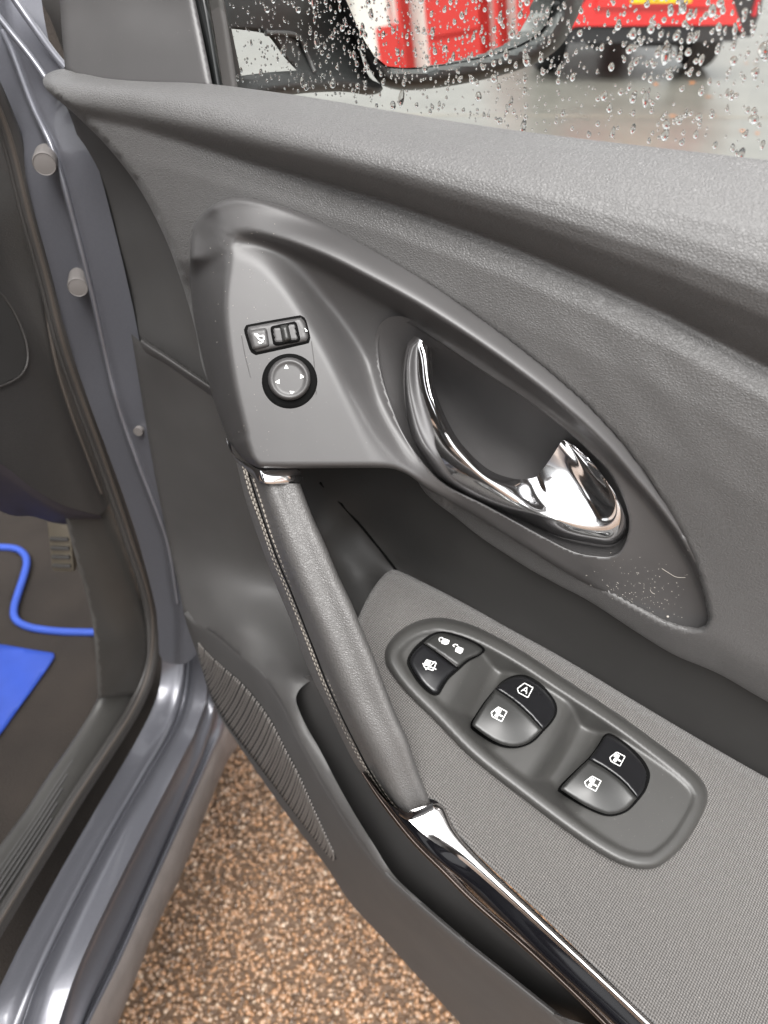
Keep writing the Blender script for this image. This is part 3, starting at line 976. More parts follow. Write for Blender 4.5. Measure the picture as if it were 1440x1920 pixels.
# lever cup (bowl behind the lever)
CUP = tps([(715, 640, 1), (760, 606, 0), (843, 650, -8), (991, 750, -8), (1108, 848, -6), (1178, 960, -4), (1160, 1035, -2), (1069, 1030, 0), (913, 949, 4), (797, 872, 9), (735, 760, 8),
           (900, 790, -34), (830, 740, -30), (960, 840, -32), (880, 850, -26), (800, 700, -22), (1020, 900, -24), (760, 680, -10), (960, 900, -20), (1100, 950, -14)])
cup = surf("lever_cup", [(702, 655), (705, 625), (717, 603), (740, 593), (772, 600), (845, 645), (915, 693), (995, 744), (1065, 798), (1113, 842), (1154, 886), (1182, 948), (1188, 990), (1175, 1033), (1150, 1050), (1108, 1049), (1066, 1039),
           (1005, 1009), (908, 956), (830, 917), (790, 879), (751, 821), (724, 757), (707, 697)], lambda x, y, d: CUP(x, y) - .002, 7, DOOR, "cup_plastic", door, sharp=0)

# chrome lever
LSEC = [  # outer edge, outer face, ridge, inner face, inner edge: (px, py, mm)
    ((776, 629, 5), (785, 634, 12), (793, 642, 13), (802, 650, 10.5), (809, 658, 6)),
    ((764, 645, 7), (778, 655, 15), (797, 662, 17), (805, 672, 14.5), (811, 680, 10)),
    ((757, 690, 10), (775, 700, 19), (801, 705, 22), (808, 712, 19.5), (814, 718, 15)),
    ((758, 747, 15), (780, 755, 24.5), (810, 750, 28), (819, 757, 25.5), (827, 762, 21)),
    ((770, 812, 19), (797, 815, 29), (829, 802, 33), (841, 808, 30.5), (852, 813, 26)),
    ((789, 849, 21), (820, 856, 30.75), (856, 848, 34.5), (869, 850, 32), (883, 852, 27.5)),
    ((820, 891, 20), (855, 892, 29.25), (898, 893, 32.5), (909, 889, 30), (921, 883, 21.5)),
    ((865, 921, 16), (905, 922, 25.5), (952, 930, 29), (959, 914, 24.5), (966, 898, 18)),
    ((913, 946, 11), (955, 950, 21), (1002, 958, 25), (1002, 926, 16), (1000, 896, 11)),
    ((991, 981, 6), (1022, 976, 16.5), (1052, 978, 21), (1036, 935, 14), (1010, 889, 9)),
    ((1049, 1008, 3), (1070, 1000, 13.5), (1087, 986, 18), (1062, 930, 10.5), (1022, 874, 7)),
    ((1108, 1023, 0), (1116, 1010, 10.5), (1120, 988, 15), (1080, 925, 8), (1032, 860, 5.5)),
    ((1147, 1025, -1), (1149, 1008, 9), (1146, 981, 13), (1092, 915, 6), (1040, 848, 4.5)),
    ((1169, 1009, -2), (1167, 990, 7.5), (1158, 960, 11), (1098, 900, 5), (1046, 838, 3.5)),
    ((1176, 985, -2), (1170, 962, 6.5), (1151, 925, 9), (1098, 885, 4), (1050, 832, 3)),
    ((1168, 955, -2), (1155, 930, 5.5), (1132, 894, 7), (1090, 868, 3), (1053, 828, 2)),
    ((1128, 884, -2), (1117, 873, 4.5), (1102, 860, 5), (1078, 845, 1.5), (1055, 825, 0.5)),
    ((1085, 840, -2), (1079, 837, 3), (1072, 834, 2), (1064, 829, 0.5), (1056, 824, -0.5)),
]
LS = np.array(LSEC, float)
NL = 120
LC = [cr(LS[:, k], NL) for k in range(5)]
# same parameter along all five curves
tk = np.linspace(0, len(LS) - 1, NL)
def crp(P):
    P = np.asarray(P, float)
    Q = np.vstack([2 * P[0] - P[1], P, 2 * P[-1] - P[-2]])
    out = []
    for t in tk:
        i_ = min(int(t), len(P) - 2); f = t - i_
        p0, p1, p2, p3 = Q[i_], Q[i_ + 1], Q[i_ + 2], Q[i_ + 3]
        out.append(.5 * (2 * p1 + (p2 - p0) * f + (2 * p0 - 5 * p1 + 4 * p2 - p3) * f * f + (3 * p1 - p0 - 3 * p2 + p3) * f ** 3))
    return np.array(out)
LC = [crp(LS[:, k]) for k in range(5)]
rows = []
for i in range(NL):
    O, M_, R_, B_, I_ = [c[i] for c in LC]
    def bez3(a, b, c, n):
        t = np.linspace(0, 1, n)[:, None]
        ctrl = 2 * b - .5 * (a + c)
        return (1 - t) ** 2 * a + 2 * t * (1 - t) * ctrl + t * t * c
    A = bez3(O, M_, R_, 9); Bz = bez3(R_, B_, I_, 9)
    mid_r = .25 * A[-2] + .5 * A[-1] + .25 * Bz[1]
    sec_ = np.vstack([[O + [0, 0, -16]], [O + [0, 0, -3]], A[:-1], [mid_r], Bz[1:], [I_ + [0, 0, -3]], [I_ + [0, 0, -16]]])
    rows.append(sec_)
rows = np.array(rows)
m_ = rows.shape[1]
X = rows.reshape(-1, 3)
V = DOOR.p(X[:, 0], X[:, 1], X[:, 2] / 1000)
F = [(i * m_ + j, i * m_ + j + 1, (i + 1) * m_ + j + 1, (i + 1) * m_ + j) for i in range(NL - 1) for j in range(m_ - 1)]
F += [tuple(range(m_)), tuple(range((NL - 1) * m_, NL * m_))]
mk("door_lever", V, F, "chrome", door, True, 60, "polished chrome door opening lever")

# mirror controls on the surround --------------------------------------------
def BW(x, y, d=None): return bez_w(np.atleast_1d(np.asarray(x, float)), np.atleast_1d(np.asarray(y, float)), np.full(np.size(x), 99.0))
# control face as its own frame: a least squares plane through the sculpted face
gx, gy = np.meshgrid(np.linspace(450, 600, 8), np.linspace(580, 790, 8)); gx = gx.ravel(); gy = gy.ravel()
FP = DOOR.p(gx, gy, BW(gx, gy))
cc = FP.mean(0); nn = np.linalg.svd(FP - cc)[2][2]
if nn @ (CAM - cc) < 0: nn = -nn
CTRL = Frame(nn, cc)
def face_h(x, y):
    P = DOOR.p(x, y, BW(x, y))
    return (P - cc) @ nn
def pad(name, outline, h, bevel, mat_, parent, base_h=-2, step=4, hf=None, frame=CTRL, dome=0.0, skirt_out=.6, label=None):
    def f(x, y, d):
        b = hf(x, y) if hf else 0.0
        e = np.clip(1 - d / bevel, 0, 1)
        return b + (h - (h * .55 if bevel > 1 else 0) * e ** 2.2 + dome * (1 - np.exp(-d / 12))) / 1000
    return surf(name, outline, f, step, frame, mat_, parent, skirt=[(skirt_out, -abs(h) * .6), (skirt_out, -abs(h) + base_h)], sharp=0, label=label)

def rrect(c, r=8):
    """rounded quad outline from 4 corners"""
    out = []
    n = len(c)
    for i in range(n):
        p = np.array(c[i], float); a = np.array(c[i - 1], float); b = np.array(c[(i + 1) % n], float)
        ua = (a - p) / np.linalg.norm(a - p); ub = (b - p) / np.linalg.norm(b - p)
        p0, p1 = p + ua * r, p + ub * r
        for t in (0, .33, .67, 1):
            out.append(tuple((1 - t) ** 2 * p0 + 2 * t * (1 - t) * p + t * t * p1))
    return out
def scale_out(o, k, dx=0, dy=0):
    o = np.array(o, float); m = o.mean(0)
    return [tuple(m + (q - m) * k + [dx, dy]) for q in o]

box_q = [(455, 611), (571, 590), (584, 642), (472, 667)]
pad("mirror_switch_gap", rrect(box_q, 14), .25, 1, "gap_black", door, hf=face_h, step=6)
gapo = door.children[-1]
pad("mirror_switch_plate", rrect([(461, 614), (569, 595), (580, 638), (476, 661)], 12), 1.5, 3, "satin_plastic", door, hf=face_h, step=5)
msp = door.children[-1]
pad("fold_button", rrect([(465, 620), (500, 614), (506, 650), (474, 657)], 6), 3.4, 5, "satin_plastic", msp, hf=face_h, step=3.5)
pad("slider_slot", rrect([(506, 612), (556, 602), (564, 640), (513, 649)], 7), 1.75, 1, "gap_black", msp, hf=face_h, step=5)
pad("slider_field", rrect([(508, 614), (554, 604.5), (562, 638), (514.5, 646.5)], 6), 1.95, 2, "satin_plastic", msp, hf=face_h, step=4)
pad("slider_knob", rrect([(524, 611), (540, 607.5), (547, 638), (530, 644)], 4), 4.4, 7, "button_grey_and_lit", msp, hf=face_h, step=3)

kc = (543, 714.5)
def ell(c, rx, ry, n=36, a0=0.0): return [(c[0] + rx * math.cos(a0 + 2 * math.pi * i / n), c[1] + ry * math.sin(a0 + 2 * math.pi * i / n)) for i in range(n)]
pad("knob_well", ell(kc, 51.5, 51), .3, 1, "gap_black", door, hf=face_h, step=6)
def knob_f(x, y, d):
    e = np.clip(1 - d / 6, 0, 1)
    u = np.clip((d - 6) / 7, 0, 1); u = u * u * (3 - 2 * u)
    return face_h(x, y) + (4.8 - 2.6 * e ** 2.2 - 1.0 * u) / 1000
knob = surf("mirror_knob", ell((542.5, 710.5), 39.5, 40), knob_f, 3, CTRL, "satin_plastic", door, skirt=[(.5, -2), (.5, -6)], sharp=0, label="round mirror adjusting knob with four arrows")

def glyph(name, strokes, fills, frame, hf, lift, r, parent, m="icon_white"):
    """printed symbol: strokes are polylines of pixels, laid as thin raised print"""
    parts = []
    for s in strokes:
        s = np.array(s, float)
        n = max(2, int(np.sum(np.linalg.norm(np.diff(s, axis=0), axis=1)) / 1.5) + 1)
        tt_ = np.r_[0, np.cumsum(np.linalg.norm(np.diff(s, axis=0), axis=1))]
        q = np.linspace(0, tt_[-1], n)
        P = np.stack([np.interp(q, tt_, s[:, 0]), np.interp(q, tt_, s[:, 1])], 1)
        t = np.gradient(P, axis=0); t /= np.linalg.norm(t, axis=1)[:, None] + 1e-9
        nr = np.stack([-t[:, 1], t[:, 0]], 1) * r
        A, B = P + nr, P - nr
        Q = np.vstack([A, B])
        W = frame.p(Q[:, 0], Q[:, 1], hf(Q[:, 0], Q[:, 1]) + lift)
        parts.append((W, [(i, i + 1, n + i + 1, n + i) for i in range(n - 1)]))
    for f in fills:
        f = np.array(f, float)
        W = frame.p(f[:, 0], f[:, 1], hf(f[:, 0], f[:, 1]) + lift)
        parts.append((W, [tuple(range(len(f)))]))
    V, F = join(parts)
    return mk(name, V, F, m, parent, False)

kh = lambda x, y: face_h(x, y) + .0036
tri = [[(533, 691), (541, 691), (536.5, 683)], [(563, 701), (563, 710), (571, 706.5)], [(524, 711), (524, 720), (515.5, 716.5)], [(543, 733), (552, 734), (547, 740.5)]]
glyph("knob_arrow", [], tri, CTRL, kh, .0003, .8, knob)
fh = lambda x, y: face_h(x, y) + .0036
glyph("fold_symbol", [[(478, 626), (487, 630), (494, 629), (495, 636), (490, 639), (484, 634), (481, 629)], [(484, 641), (488, 643.5), (494, 640)]], [[(476, 626), (483, 625), (480, 631)]], CTRL, fh, .0004, 1.2, msp)
ph = lambda x, y: face_h(x, y) + .0017
glyph("slide_arrow", [], [[(571, 614), (577, 621), (573, 622)]], CTRL, ph, .0004, .8, msp)
# fine parting lines round the control module
for ln in ([(453, 630), (460, 668), (470, 708)], [(584, 640), (590, 690), (593, 740)]):
    q = cr(ln, 40)
    V, F = tube_geo(DOOR.p(q[:, 0], q[:, 1], BW(q[:, 0], q[:, 1])), .00022, 5)
    mk("parting_line", V, F, "trim_soft", bez)

# window switch panel ---------------------------------------------------------
def SPH(x, y, d):
    a = (x - 750) * .874 + (y - 1220) * .486
    c = -(x - 750) * .486 + (y - 1220) * .874                # across, positive towards the seat
    a = a + .0010 * (c - 10) ** 2
    fl_ = np.interp(a, [0, 116, 128, 150, 172, 190, 205, 250, 300, 324, 338, 352, 366, 384, 404, 418, 450, 500, 560, 700], [5.5, 5.5, 4.4, -1.5, -7, -8, -4, 3.8, 5, 4.6, 2, -4.5, -8.5, -7.8, -5, 0, 4.5, 6, 7.0, 7.4])
    rim_ = 8.6 - .55 * np.maximum(0, d - 24) - .012 * np.maximum(0, 15 - d) ** 2
    return smax(fl_, rim_, 2.4) / 1000
def sp_h(x, y, d):
    acc = 0
    o_ = np.array(sp_out)
    for dx, dy in ((0, 0), (5, 0), (-5, 0), (0, 5), (0, -5)):
        acc = acc + SPH(x + dx, y + dy, d)
    e = np.clip(1 - d / 7, 0, 1)
    return arm_h(x, y, np.full(np.shape(x), 99.0)) + acc / 5 - .0030 * e ** 2
surf("switch_panel", sp_out, sp_h, 5, ARM, "switch_plastic", door, skirt=[(1.0, -2.5), (1.0, -12)], sharp=0)
SPB = path(sp_out, 8)
def SH(x, y):
    x = np.atleast_1d(np.asarray(x, float)); y = np.atleast_1d(np.asarray(y, float))
    return sp_h(x, y, bdist(SPB, x, y))

div = {}
def button(name, outline, ctrl, mat_, parent=door, bevel=5, label=None):
    f0 = tps(ctrl, 1e-5)
    def f(x, y, d):
        e = np.clip(1 - d / bevel, 0, 1)
        return f0(x, y) - .0014 * e ** 2
    o = surf(name, outline, f, 3.5, ARM, mat_, parent, skirt=[(.3, -1.5), (0, -9)], sharp=0, label=label)
    return o, f0

lock_o = [(794, 1206), (794, 1206), (810, 1193), (826, 1187.5), (847, 1191), (881, 1203), (899, 1213), (904, 1219), (897, 1227), (876, 1237), (859, 1251), (859, 1251), (838, 1236), (815, 1220)]
wlk_o = [(793, 1208), (793, 1208), (777, 1223), (769, 1239), (774, 1254), (791, 1280), (808, 1296), (815, 1299), (822, 1297), (828, 1284), (840, 1268), (857, 1253), (857, 1253), (836, 1238), (814, 1222)]
def grown(o, k): return scale_out(o, k)
# black gaps under the switches
def gap(outline):
    surf("switch_gap", outline, lambda x, y, d: SH(x, y) + .0007, 6, ARM, "gap_black", door, sharp=0)
gap([(787, 1204), (806, 1190), (826, 1184), (849, 1187), (885, 1200), (909, 1216), (903, 1227), (878, 1241), (860, 1257), (842, 1273), (831, 1290), (822, 1303), (808, 1302), (787, 1284), (768, 1256), (763, 1239), (772, 1220)])
gap([(930, 1289), (946, 1274), (967, 1265.5), (988, 1266.5), (1011, 1279), (1030, 1298), (1043, 1319), (1044, 1338), (1034, 1356), (1018, 1373), (1004, 1388), (987, 1398), (965, 1403), (942, 1401), (918, 1391), (886, 1369), (882, 1357), (889, 1344), (907, 1317)])
gap([(1103, 1421), (1121, 1397), (1133, 1378), (1147, 1376), (1179, 1397), (1206, 1424), (1218, 1446), (1218, 1462), (1211, 1482), (1198, 1500), (1177, 1521), (1152, 1530), (1128, 1528), (1092, 1512), (1054, 1489), (1047, 1477), (1081, 1442)])

lock, lock_f = button("lock_switch", lock_o, [(794, 1206, 9.5), (826, 1188, 9), (881, 1203, 9), (904, 1219, 8.5), (859, 1251, 9), (838, 1236, 10), (850, 1215, 10)], "button_grey_and_lit", label="grey central locking rocker")
wlk, wlk_f = button("window_lock_switch", wlk_o, [(793, 1208, 9.5), (769, 1239, 9), (815, 1298, 8), (857, 1253, 8.5), (830, 1240, 9.5), (810, 1260, 10.2)], "button_black_and_shade", label="black window lock button with crossed window symbol")
V, F = tube_geo(ARM.p(*cr([(818, 1219), (832, 1229), (857, 1249)], 20).T, lock_f(*cr([(818, 1219), (832, 1229), (857, 1249)], 20).T) + .0006), .0007, 6)
mk("lock_ridge", V, F, "satin_plastic", lock)

mA = [(930, 1291), (930, 1291), (946, 1277), (967, 1269), (987, 1270), (1008, 1282), (1027, 1301), (1039, 1319), (1040, 1337), (1031, 1353), (1018, 1367), (1018, 1367), (990, 1337), (960, 1311)]
mB = [(929, 1292.5), (929, 1292.5), (909, 1319), (892, 1345), (886, 1357), (890, 1364), (921, 1386), (944, 1396), (966, 1399), (987, 1394), (1003, 1383), (1017, 1368), (1017, 1368), (989, 1338.5), (959, 1312.5)]
rA_ = [(1105, 1423), (1105, 1423), (1123, 1399), (1134, 1382), (1146, 1380), (1177, 1401), (1203, 1427), (1214, 1446), (1214, 1461), (1207, 1479), (1195, 1495), (1195, 1495), (1170, 1467), (1138, 1442)]
rB_ = [(1104, 1424.5), (1104, 1424.5), (1083, 1444), (1053, 1476), (1057, 1484), (1094, 1508), (1130, 1524), (1151, 1526), (1175, 1517), (1194, 1496.5), (1194, 1496.5), (1169, 1468.5), (1137, 1443.5)]
b1, f1 = button("window_switch", mA, [(930, 1291, 14.0), (960, 1311, 14.6), (990, 1337, 14.6), (1018, 1367, 14.0), (967, 1269, 7.5), (1008, 1282, 7), (1039, 1319, 7), (1035, 1350, 9), (990, 1300, 11)], "button_black_and_shade", label="rear half of the switch marked with an A in a window, shade put into its colour")
b2, f2 = button("window_switch", mB, [(929, 1292, 13.9), (959, 1312, 14.5), (989, 1338, 14.5), (1017, 1368, 13.9), (886, 1357, 11.5), (921, 1386, 11.0), (966, 1399, 10.5), (1000, 1385, 11.5), (940, 1350, 14.2)], "button_grey_and_lit", label="satin front half of the middle window switch, sky light put into its colour")
b3, f3 = button("window_switch", rA_, [(1105, 1423, 14.0), (1138, 1442, 14.6), (1170, 1467, 14.6), (1195, 1495, 14.0), (1140, 1382, 7.5), (1180, 1404, 7), (1214, 1446, 7), (1208, 1478, 9), (1165, 1430, 11)], "button_black_and_shade", label="rear half of the hindmost window switch, shade put into its colour")
b4, f4 = button("window_switch", rB_, [(1104, 1424, 13.9), (1137, 1443, 14.5), (1169, 1468, 14.5), (1194, 1496, 13.9), (1053, 1477, 11.5), (1094, 1508, 11), (1151, 1526, 10.5), (1178, 1514, 11.5), (1110, 1480, 14.2)], "button_grey_and_lit", label="satin front half of the hindmost window switch, sky light put into its colour")

def quad_icon(c, s, letter=False):
    """door-window outline symbol, tilted as printed"""
    cx, cy = c
    a = rad(28)
    R = lambda p: (cx + s * (p[0] * math.cos(a) - p[1] * math.sin(a)), cy + s * (p[0] * math.sin(a) + p[1] * math.cos(a)))
    frame = [(-.95, .35), (-.45, -.75), (.85, -.75), (.85, .75), (-.55, .75), (-.95, .35)]
    st = [[R(p) for p in frame]]
    fl = []
    if letter:
        st += [[R(p) for p in [(-.35, .42), (.1, -.42), (.45, .42)]], [R(p) for p in [(-.15, .12), (.32, .12)]]]
    else:
        fl = [[R(p) for p in q] for q in ([(-.45, -.55), (.15, -.55), (.15, 0), (-.55, 0)], [(.15, 0), (.65, 0), (.65, .2), (.15, .2)], [(-.3, .1), (.1, .1), (.1, .55), (-.4, .55)])]
    return st, fl
for bobj, f, c, s, let in ((b1, f1, (984, 1293), 14, True), (b2, f2, (935, 1338), 14, False), (b3, f3, (1157, 1422), 13.5, False), (b4, f4, (1111, 1468), 14.5, False)):
    st, fl = quad_icon(c, s, let)
    glyph("window_symbol", st, fl, ARM, f, .00035, .8, bobj)
# padlocks and the crossed window
glyph("lock_symbol", [[(825, 1203), (823, 1198), (826, 1195), (830, 1196), (832, 1199)]], [[(828, 1201), (834, 1197), (843, 1201), (841, 1207), (836, 1209), (827, 1206)]], ARM, lock_f, .0004, .8, lock)
glyph("unlock_symbol", [[(852, 1213), (849, 1210), (853, 1208), (859, 1210)]], [[(855, 1215), (859, 1212), (869, 1216), (867, 1223), (863, 1226), (853, 1221)]], ARM, lock_f, .0004, .8, lock)
glyph("crossed_window_symbol", [[(794, 1247), (800, 1237), (818, 1243), (812, 1257), (797, 1252), (794, 1247)], [(792, 1244), (818, 1255)], [(798, 1256), (816, 1240)]], [[(800, 1239), (808, 1242), (804, 1248), (797, 1246)]], ARM, wlk_f, .0004, .8, wlk)

# window side: sail panel, run seal, glass ------------------------------------
SLW = tps([(100, 0, -36), (365, 0, -46), (400, 157, -30), (140, 135, -22), (240, 60, -34), (230, 120, -27), (330, 80, -36), (300, 0, -44), (130, 60, -30), (60, -60, -38), (340, -80, -50)])
surf("sail_panel", [(108, -60), (108, -60), (350, -60), (350, -60), (366, 0), (398, 157), (398, 170), (398, 170), (300, 168), (200, 160), (140, 148), (122, 130), (122, 130), (116, 60)], lambda x, y, d: SLW(x, y) - .002 * np.clip(1 - d / 14, 0, 1) ** 2, 6, DOOR, "satin_plastic", door,
     skirt=[(0, -3), (0, -20)], sharp=0)
loft("window_seal", [[(350, -60, -56), (366, 0, -50), (398, 162, -38)], [(362, -60, -52), (378, 0, -46), (408, 166, -35)], [(374, -60, -54), (390, 0, -49), (417, 168, -38)], [(376, -60, -60), (392, 0, -56), (419, 168, -46)]], 14, 3, DOOR, "seal_black", door, sharp=0)
loft("seal_lip", [[(376, -60, -50), (392, 0, -47), (419, 166, -39)], [(400, -60, -50), (418, 0, -47), (445, 172, -40)], [(402, -60, -54), (420, 0, -51), (447, 172, -44)]], 10, 2, DOOR, "rubber", door, sharp=0)
g_w = -.046
gp = DOOR.p([370, 1850, 1850, 395], [-260, -260, 385, 215], g_w)
gb = gp - DN * .004
mk("window_glass", list(gp) + list(gb), [(0, 1, 2, 3), (7, 6, 5, 4), (0, 4, 5, 1), (1, 5, 6, 2), (2, 6, 7, 3), (3, 7, 4, 0)], "pane_glass", door, False)

# outer skin of the door: painted sheet with a return at the hinge edge
def dl(u, v, w): return CAM - WC * DN + DR * u + DN * w + np.array([0, 0, v])
# belt line in (u, v) from the traced glass edge; skin below it
V, F = [], []
us = np.linspace(-.40, .62, 12); vz = np.linspace(-.80, -.135, 8)
for u in us:
    for v in vz:
        V.append(dl(u, v, -.075 - .03 * math.sin((v + .8) / .66 * math.pi) ** .8))
for i in range(11):
    for j in range(7):
        a = i * 8 + j; F.append((a, a + 8, a + 9, a + 1))
mk("outer_skin", V, F, "paint", door)

# wing mirror (fixed to the door, so a part) ----------------------------------
mw = np.array([DOOR.one(690, 60, -.20), DOOR.one(1000, 40, -.345)])
e1 = mw[1] - mw[0]; e1 /= np.linalg.norm(e1)
mn = np.cross(e1, np.cross([0, 0, 1.0], e1)); mn = np.cross(e1, [0, 0, 1.0]); mn /= np.linalg.norm(mn)
if mn @ (CAM - mw[0]) < 0: mn = -mn
mn = mn + np.array([0, 0, .115]); mn -= e1 * (mn @ e1); mn /= np.linalg.norm(mn)
MIR = Frame(mn, mw[0])
mg_out = [(620, -60), (640, -20), (649, 0), (675, 60), (697, 98), (716, 119), (735, 126), (765, 127), (810, 124), (885, 111), (960, 90), (1003, 68), (1020, 50), (1030, 28), (1040, -10), (1045, -60), (1040, -120), (1000, -170), (700, -170), (630, -120)]
fr_out = [(610, -60), (630, -15), (641, 2), (660, 52), (682, 99), (703, 141), (727, 161), (780, 166), (885, 151), (982, 125), (1042, 91), (1072, 46), (1091, 0), (1098, -60), (1090, -140), (1020, -200), (690, -200), (615, -130)]
housing = surf("mirror_housing", fr_out, lambda x, y, d: .014 - .010 * np.clip(1 - d / 16, 0, 1) ** 2 - .020 * np.clip((d - 30) / 8, 0, 1), 8, MIR, "mirror_shell", door, holes=[scale_out(mg_out, 1.015)], skirt=[(3, -14), (0, -45), (-40, -85)], hole_skirt=[(0, -14)], sharp=60)
surf("mirror_glass", mg_out, lambda x, y, d: -.004 + 0 * x, 30, MIR, "mirror_glass", housing, sharp=0)
V = MIR.p(*np.array(fr_out).T, -.075)
mk("mirror_back", V, [tuple(range(len(V)))], "mirror_shell", housing, False)
# foot that carries the mirror
foot_out = [(400, -60), (400, -60), (660, -60), (660, -60), (668, 60), (690, 140), (715, 158), (715, 172), (690, 178), (640, 172), (560, 176), (480, 190), (425, 190), (425, 190), (412, 100)]
reflection_hole = [(434, 54), (434, 54), (470, 58), (498, 64), (512, 78), (532, 106), (556, 132), (556, 132), (500, 136), (452, 142), (452, 142)]  # added opening: the pale yard behind it stands in for a reflection
FW_ = tps([(400, 0, -80), (640, 0, -190), (690, 150, -200), (425, 180, -75), (560, 170, -120), (540, 20, -130), (600, 100, -165), (480, 100, -100)])
surf("mirror_foot", foot_out, lambda x, y, d: FW_(x, y) - .012 * np.clip(1 - d / 20, 0, 1) ** 2, 9, DOOR, "mirror_shell", door, holes=[reflection_hole], skirt=[(0, -20), (-10, -45)], hole_skirt=[(0, -12)], sharp=0)
q = cr([(498, 62), (545, 64), (562, 74), (572, 95), (590, 135)], 30)
tube("foot_bead", DOOR.p(q[:, 0], q[:, 1], FW_(q[:, 0], q[:, 1]) + .002), .0016, "satin_plastic", door)

# dust and crumbs on the surround ----------------------------------------------
rg = np.random.default_rng(11)
parts = []
ico = bmesh.new(); bmesh.ops.create_icosphere(ico, subdivisions=1, radius=1.0); ico.verts.index_update()
IV = np.array([tuple(v.co) for v in ico.verts]); IF = [tuple(v.index for v in f.verts) for f in ico.faces]; ico.free()
def speck(p, r): parts.append((IV * r * (1 + rg.uniform(-.3, .3, (12, 1))) + p, IF))
for i in range(170):
    x, y = rg.normal(1195, 55), rg.normal(1105, 26)
    if not inside(np.array(bez_out), np.array([x]), np.array([y]))[0]: continue
    speck(DOOR.one(x, y, BW(x, y)[0]), rg.uniform(.00012, .00030))
for i in range(70):
    x, y = rg.uniform(370, 520), rg.uniform(390, 860)
    if not inside(np.array(bez_out), np.array([x]), np.array([y]))[0]: continue
    speck(DOOR.one(x, y, BW(x, y)[0]), rg.uniform(.00012, .00026))
for ln in ([(1241, 1066), (1255, 1075), (1268, 1082), (1285, 1083)], [(1219, 1106), (1222, 1111), (1228, 1114)]):
    q = cr(ln, 14); parts.append(tube_geo(DOOR.p(q[:, 0], q[:, 1], BW(q[:, 0], q[:, 1]) + .0001), .00016, 5))
speck(DOOR.one(1252, 1156, BW(1252, 1156)[0]), .0009)
V, F = join(parts)
tag(mk("lint", V, F, "lint", None, True, 0), "pale dust and lint specks on the lever surround", "dust", kind='stuff')

# raindrops on the outside of the glass -----------------------------------------
dm = []
for k in range(6):
    q = IV.copy()
    bm = bmesh.new(); bmesh.ops.create_icosphere(bm, subdivisions=2, radius=1.0)
    for v in bm.verts:
        c = v.co
        c.x *= 1 + .12 * math.sin(2.3 * c.z + k) ; c.z *= 1.0 + .18 * k / 5
        if c.z > 0: c.x *= 1 - .25 * c.z * (k % 3) / 2
        c.y *= .9
    me = bpy.data.meshes.new("raindrop"); bm.to_mesh(me); bm.free()
    me.polygons.foreach_set("use_smooth", [True] * len(me.polygons)); me.materials.append(MATS["water"])
    dm.append(me)
rg = np.random.default_rng(5)
drops = []
tries = 0
while len(drops) < 1500 and tries < 20000:
    tries += 1
    x, y = rg.uniform(425, 1440), rg.uniform(-10, 300)
    if y > belt_y(x) - 6: continue
    dens = np.interp(x, [425, 560, 700, 1000, 1100, 1440], [.5, 1, 1, .9, .45, .42]) * np.interp(y, [0, 120, 200, 300], [1, .9, .55, .4])
    if rg.uniform() > dens: continue
    s = float(np.clip(rg.lognormal(.72, .48), .9, 6.5)) * np.interp(x, [425, 700, 1050, 1250, 1440], [.75, 1.0, 1.1, 1.7, 1.85])
    s = min(s, 12)
    if any((x - a) ** 2 + (y - b) ** 2 < (s + c) ** 2 * .8 for a, b, c, _ in drops): continue
    drops.append((x, y, s, int(rg.integers(6))))
    if s > 3.6 and rg.uniform() < .45:                      # neighbours run together
        drops.append((x + rg.normal(0, .35) * s, y - 1.15 * s, s * rg.uniform(.5, .8), int(rg.integers(6))))
drops.sort(key=lambda d: -d[2])
rest = []
rot = Matrix.Rotation(-DA, 4, 'Z')
for i, (x, y, s, k) in enumerate(drops):
    p = DOOR.one(x, y, g_w - .0042)
    dep = (p - CAM) @ FW
    r = s * dep / FPX
    el = rg.uniform(1.0, 1.35) if rg.uniform() < .85 else rg.uniform(1.5, 2.4)
    tilt = rg.normal(0, .18)
    if i < 300:
        o = bpy.data.objects.new("raindrop", dm[k])
        col.objects.link(o)
        o.location = p
        o.scale = (r, r, r * el)
        o.rotation_euler = (0, tilt, -DA)
        tag(o, "small clear raindrop on the outside of the car door window", "raindrop", "raindrops on the door window")
    else:
        M = np.array(rot)[:3, :3]
        q = (np.array([tuple(v.co) for v in dm[0].vertices]) if False else IV * np.array([1, .85, el])) * r
        rest.append((q @ M.T + p, IF))
V, F = join(rest)
tag(mk("fine_raindrops", V, F, "water", None, True, 0), "fine mist of tiny raindrops across the car door window", "raindrops", kind='stuff')

# ------------------------------------------------------------------ the car body
# seal path in the opening plane
seal_r = [(-60, 60, -.335), (0, 190, -.335), (30, 270, -.335), (62, 400, -.335), (95, 520, -.335), (125, 640, -.335), (160, 745, -.335), (195, 840, -.335), (228, 935, -.335), (256, 1020, -.335), (279, 1090, -.335), (292, 1150, -.338), (293, 1205, -.340), (287, 1250, -.342), (273, 1295, -.344), (248, 1345, -.346), (205, 1412, -.348), (150, 1495, -.350), (92, 1588, -.350), (34, 1682, -.350), (-20, 1770, -.350), (-120, 1930, -.350)]
sr = np.array(seal_r)
def seal_curve(dx, dy, ds, n=120):
    q = sr.copy(); q[:, 0] += dx; q[:, 1] += dy; q[:, 2] += ds
    q = np.column_stack([q[:, :2], q[:, 2] * 1000])
    c = cr(q, n)
    return SIDE.p(c[:, 0], c[:, 1], c[:, 2] / 1000)
seal = tube("rubber_seal", seal_curve(-3, 0, 0), .0062, "rubber", car, 10)
tube("seal_lip", seal_curve(-14, 2, -.006), .0045, "rubber", seal, 8)
tube("seal_bead", seal_curve(-7, 1, .006), .0016, "rubber_brown", seal, 6)

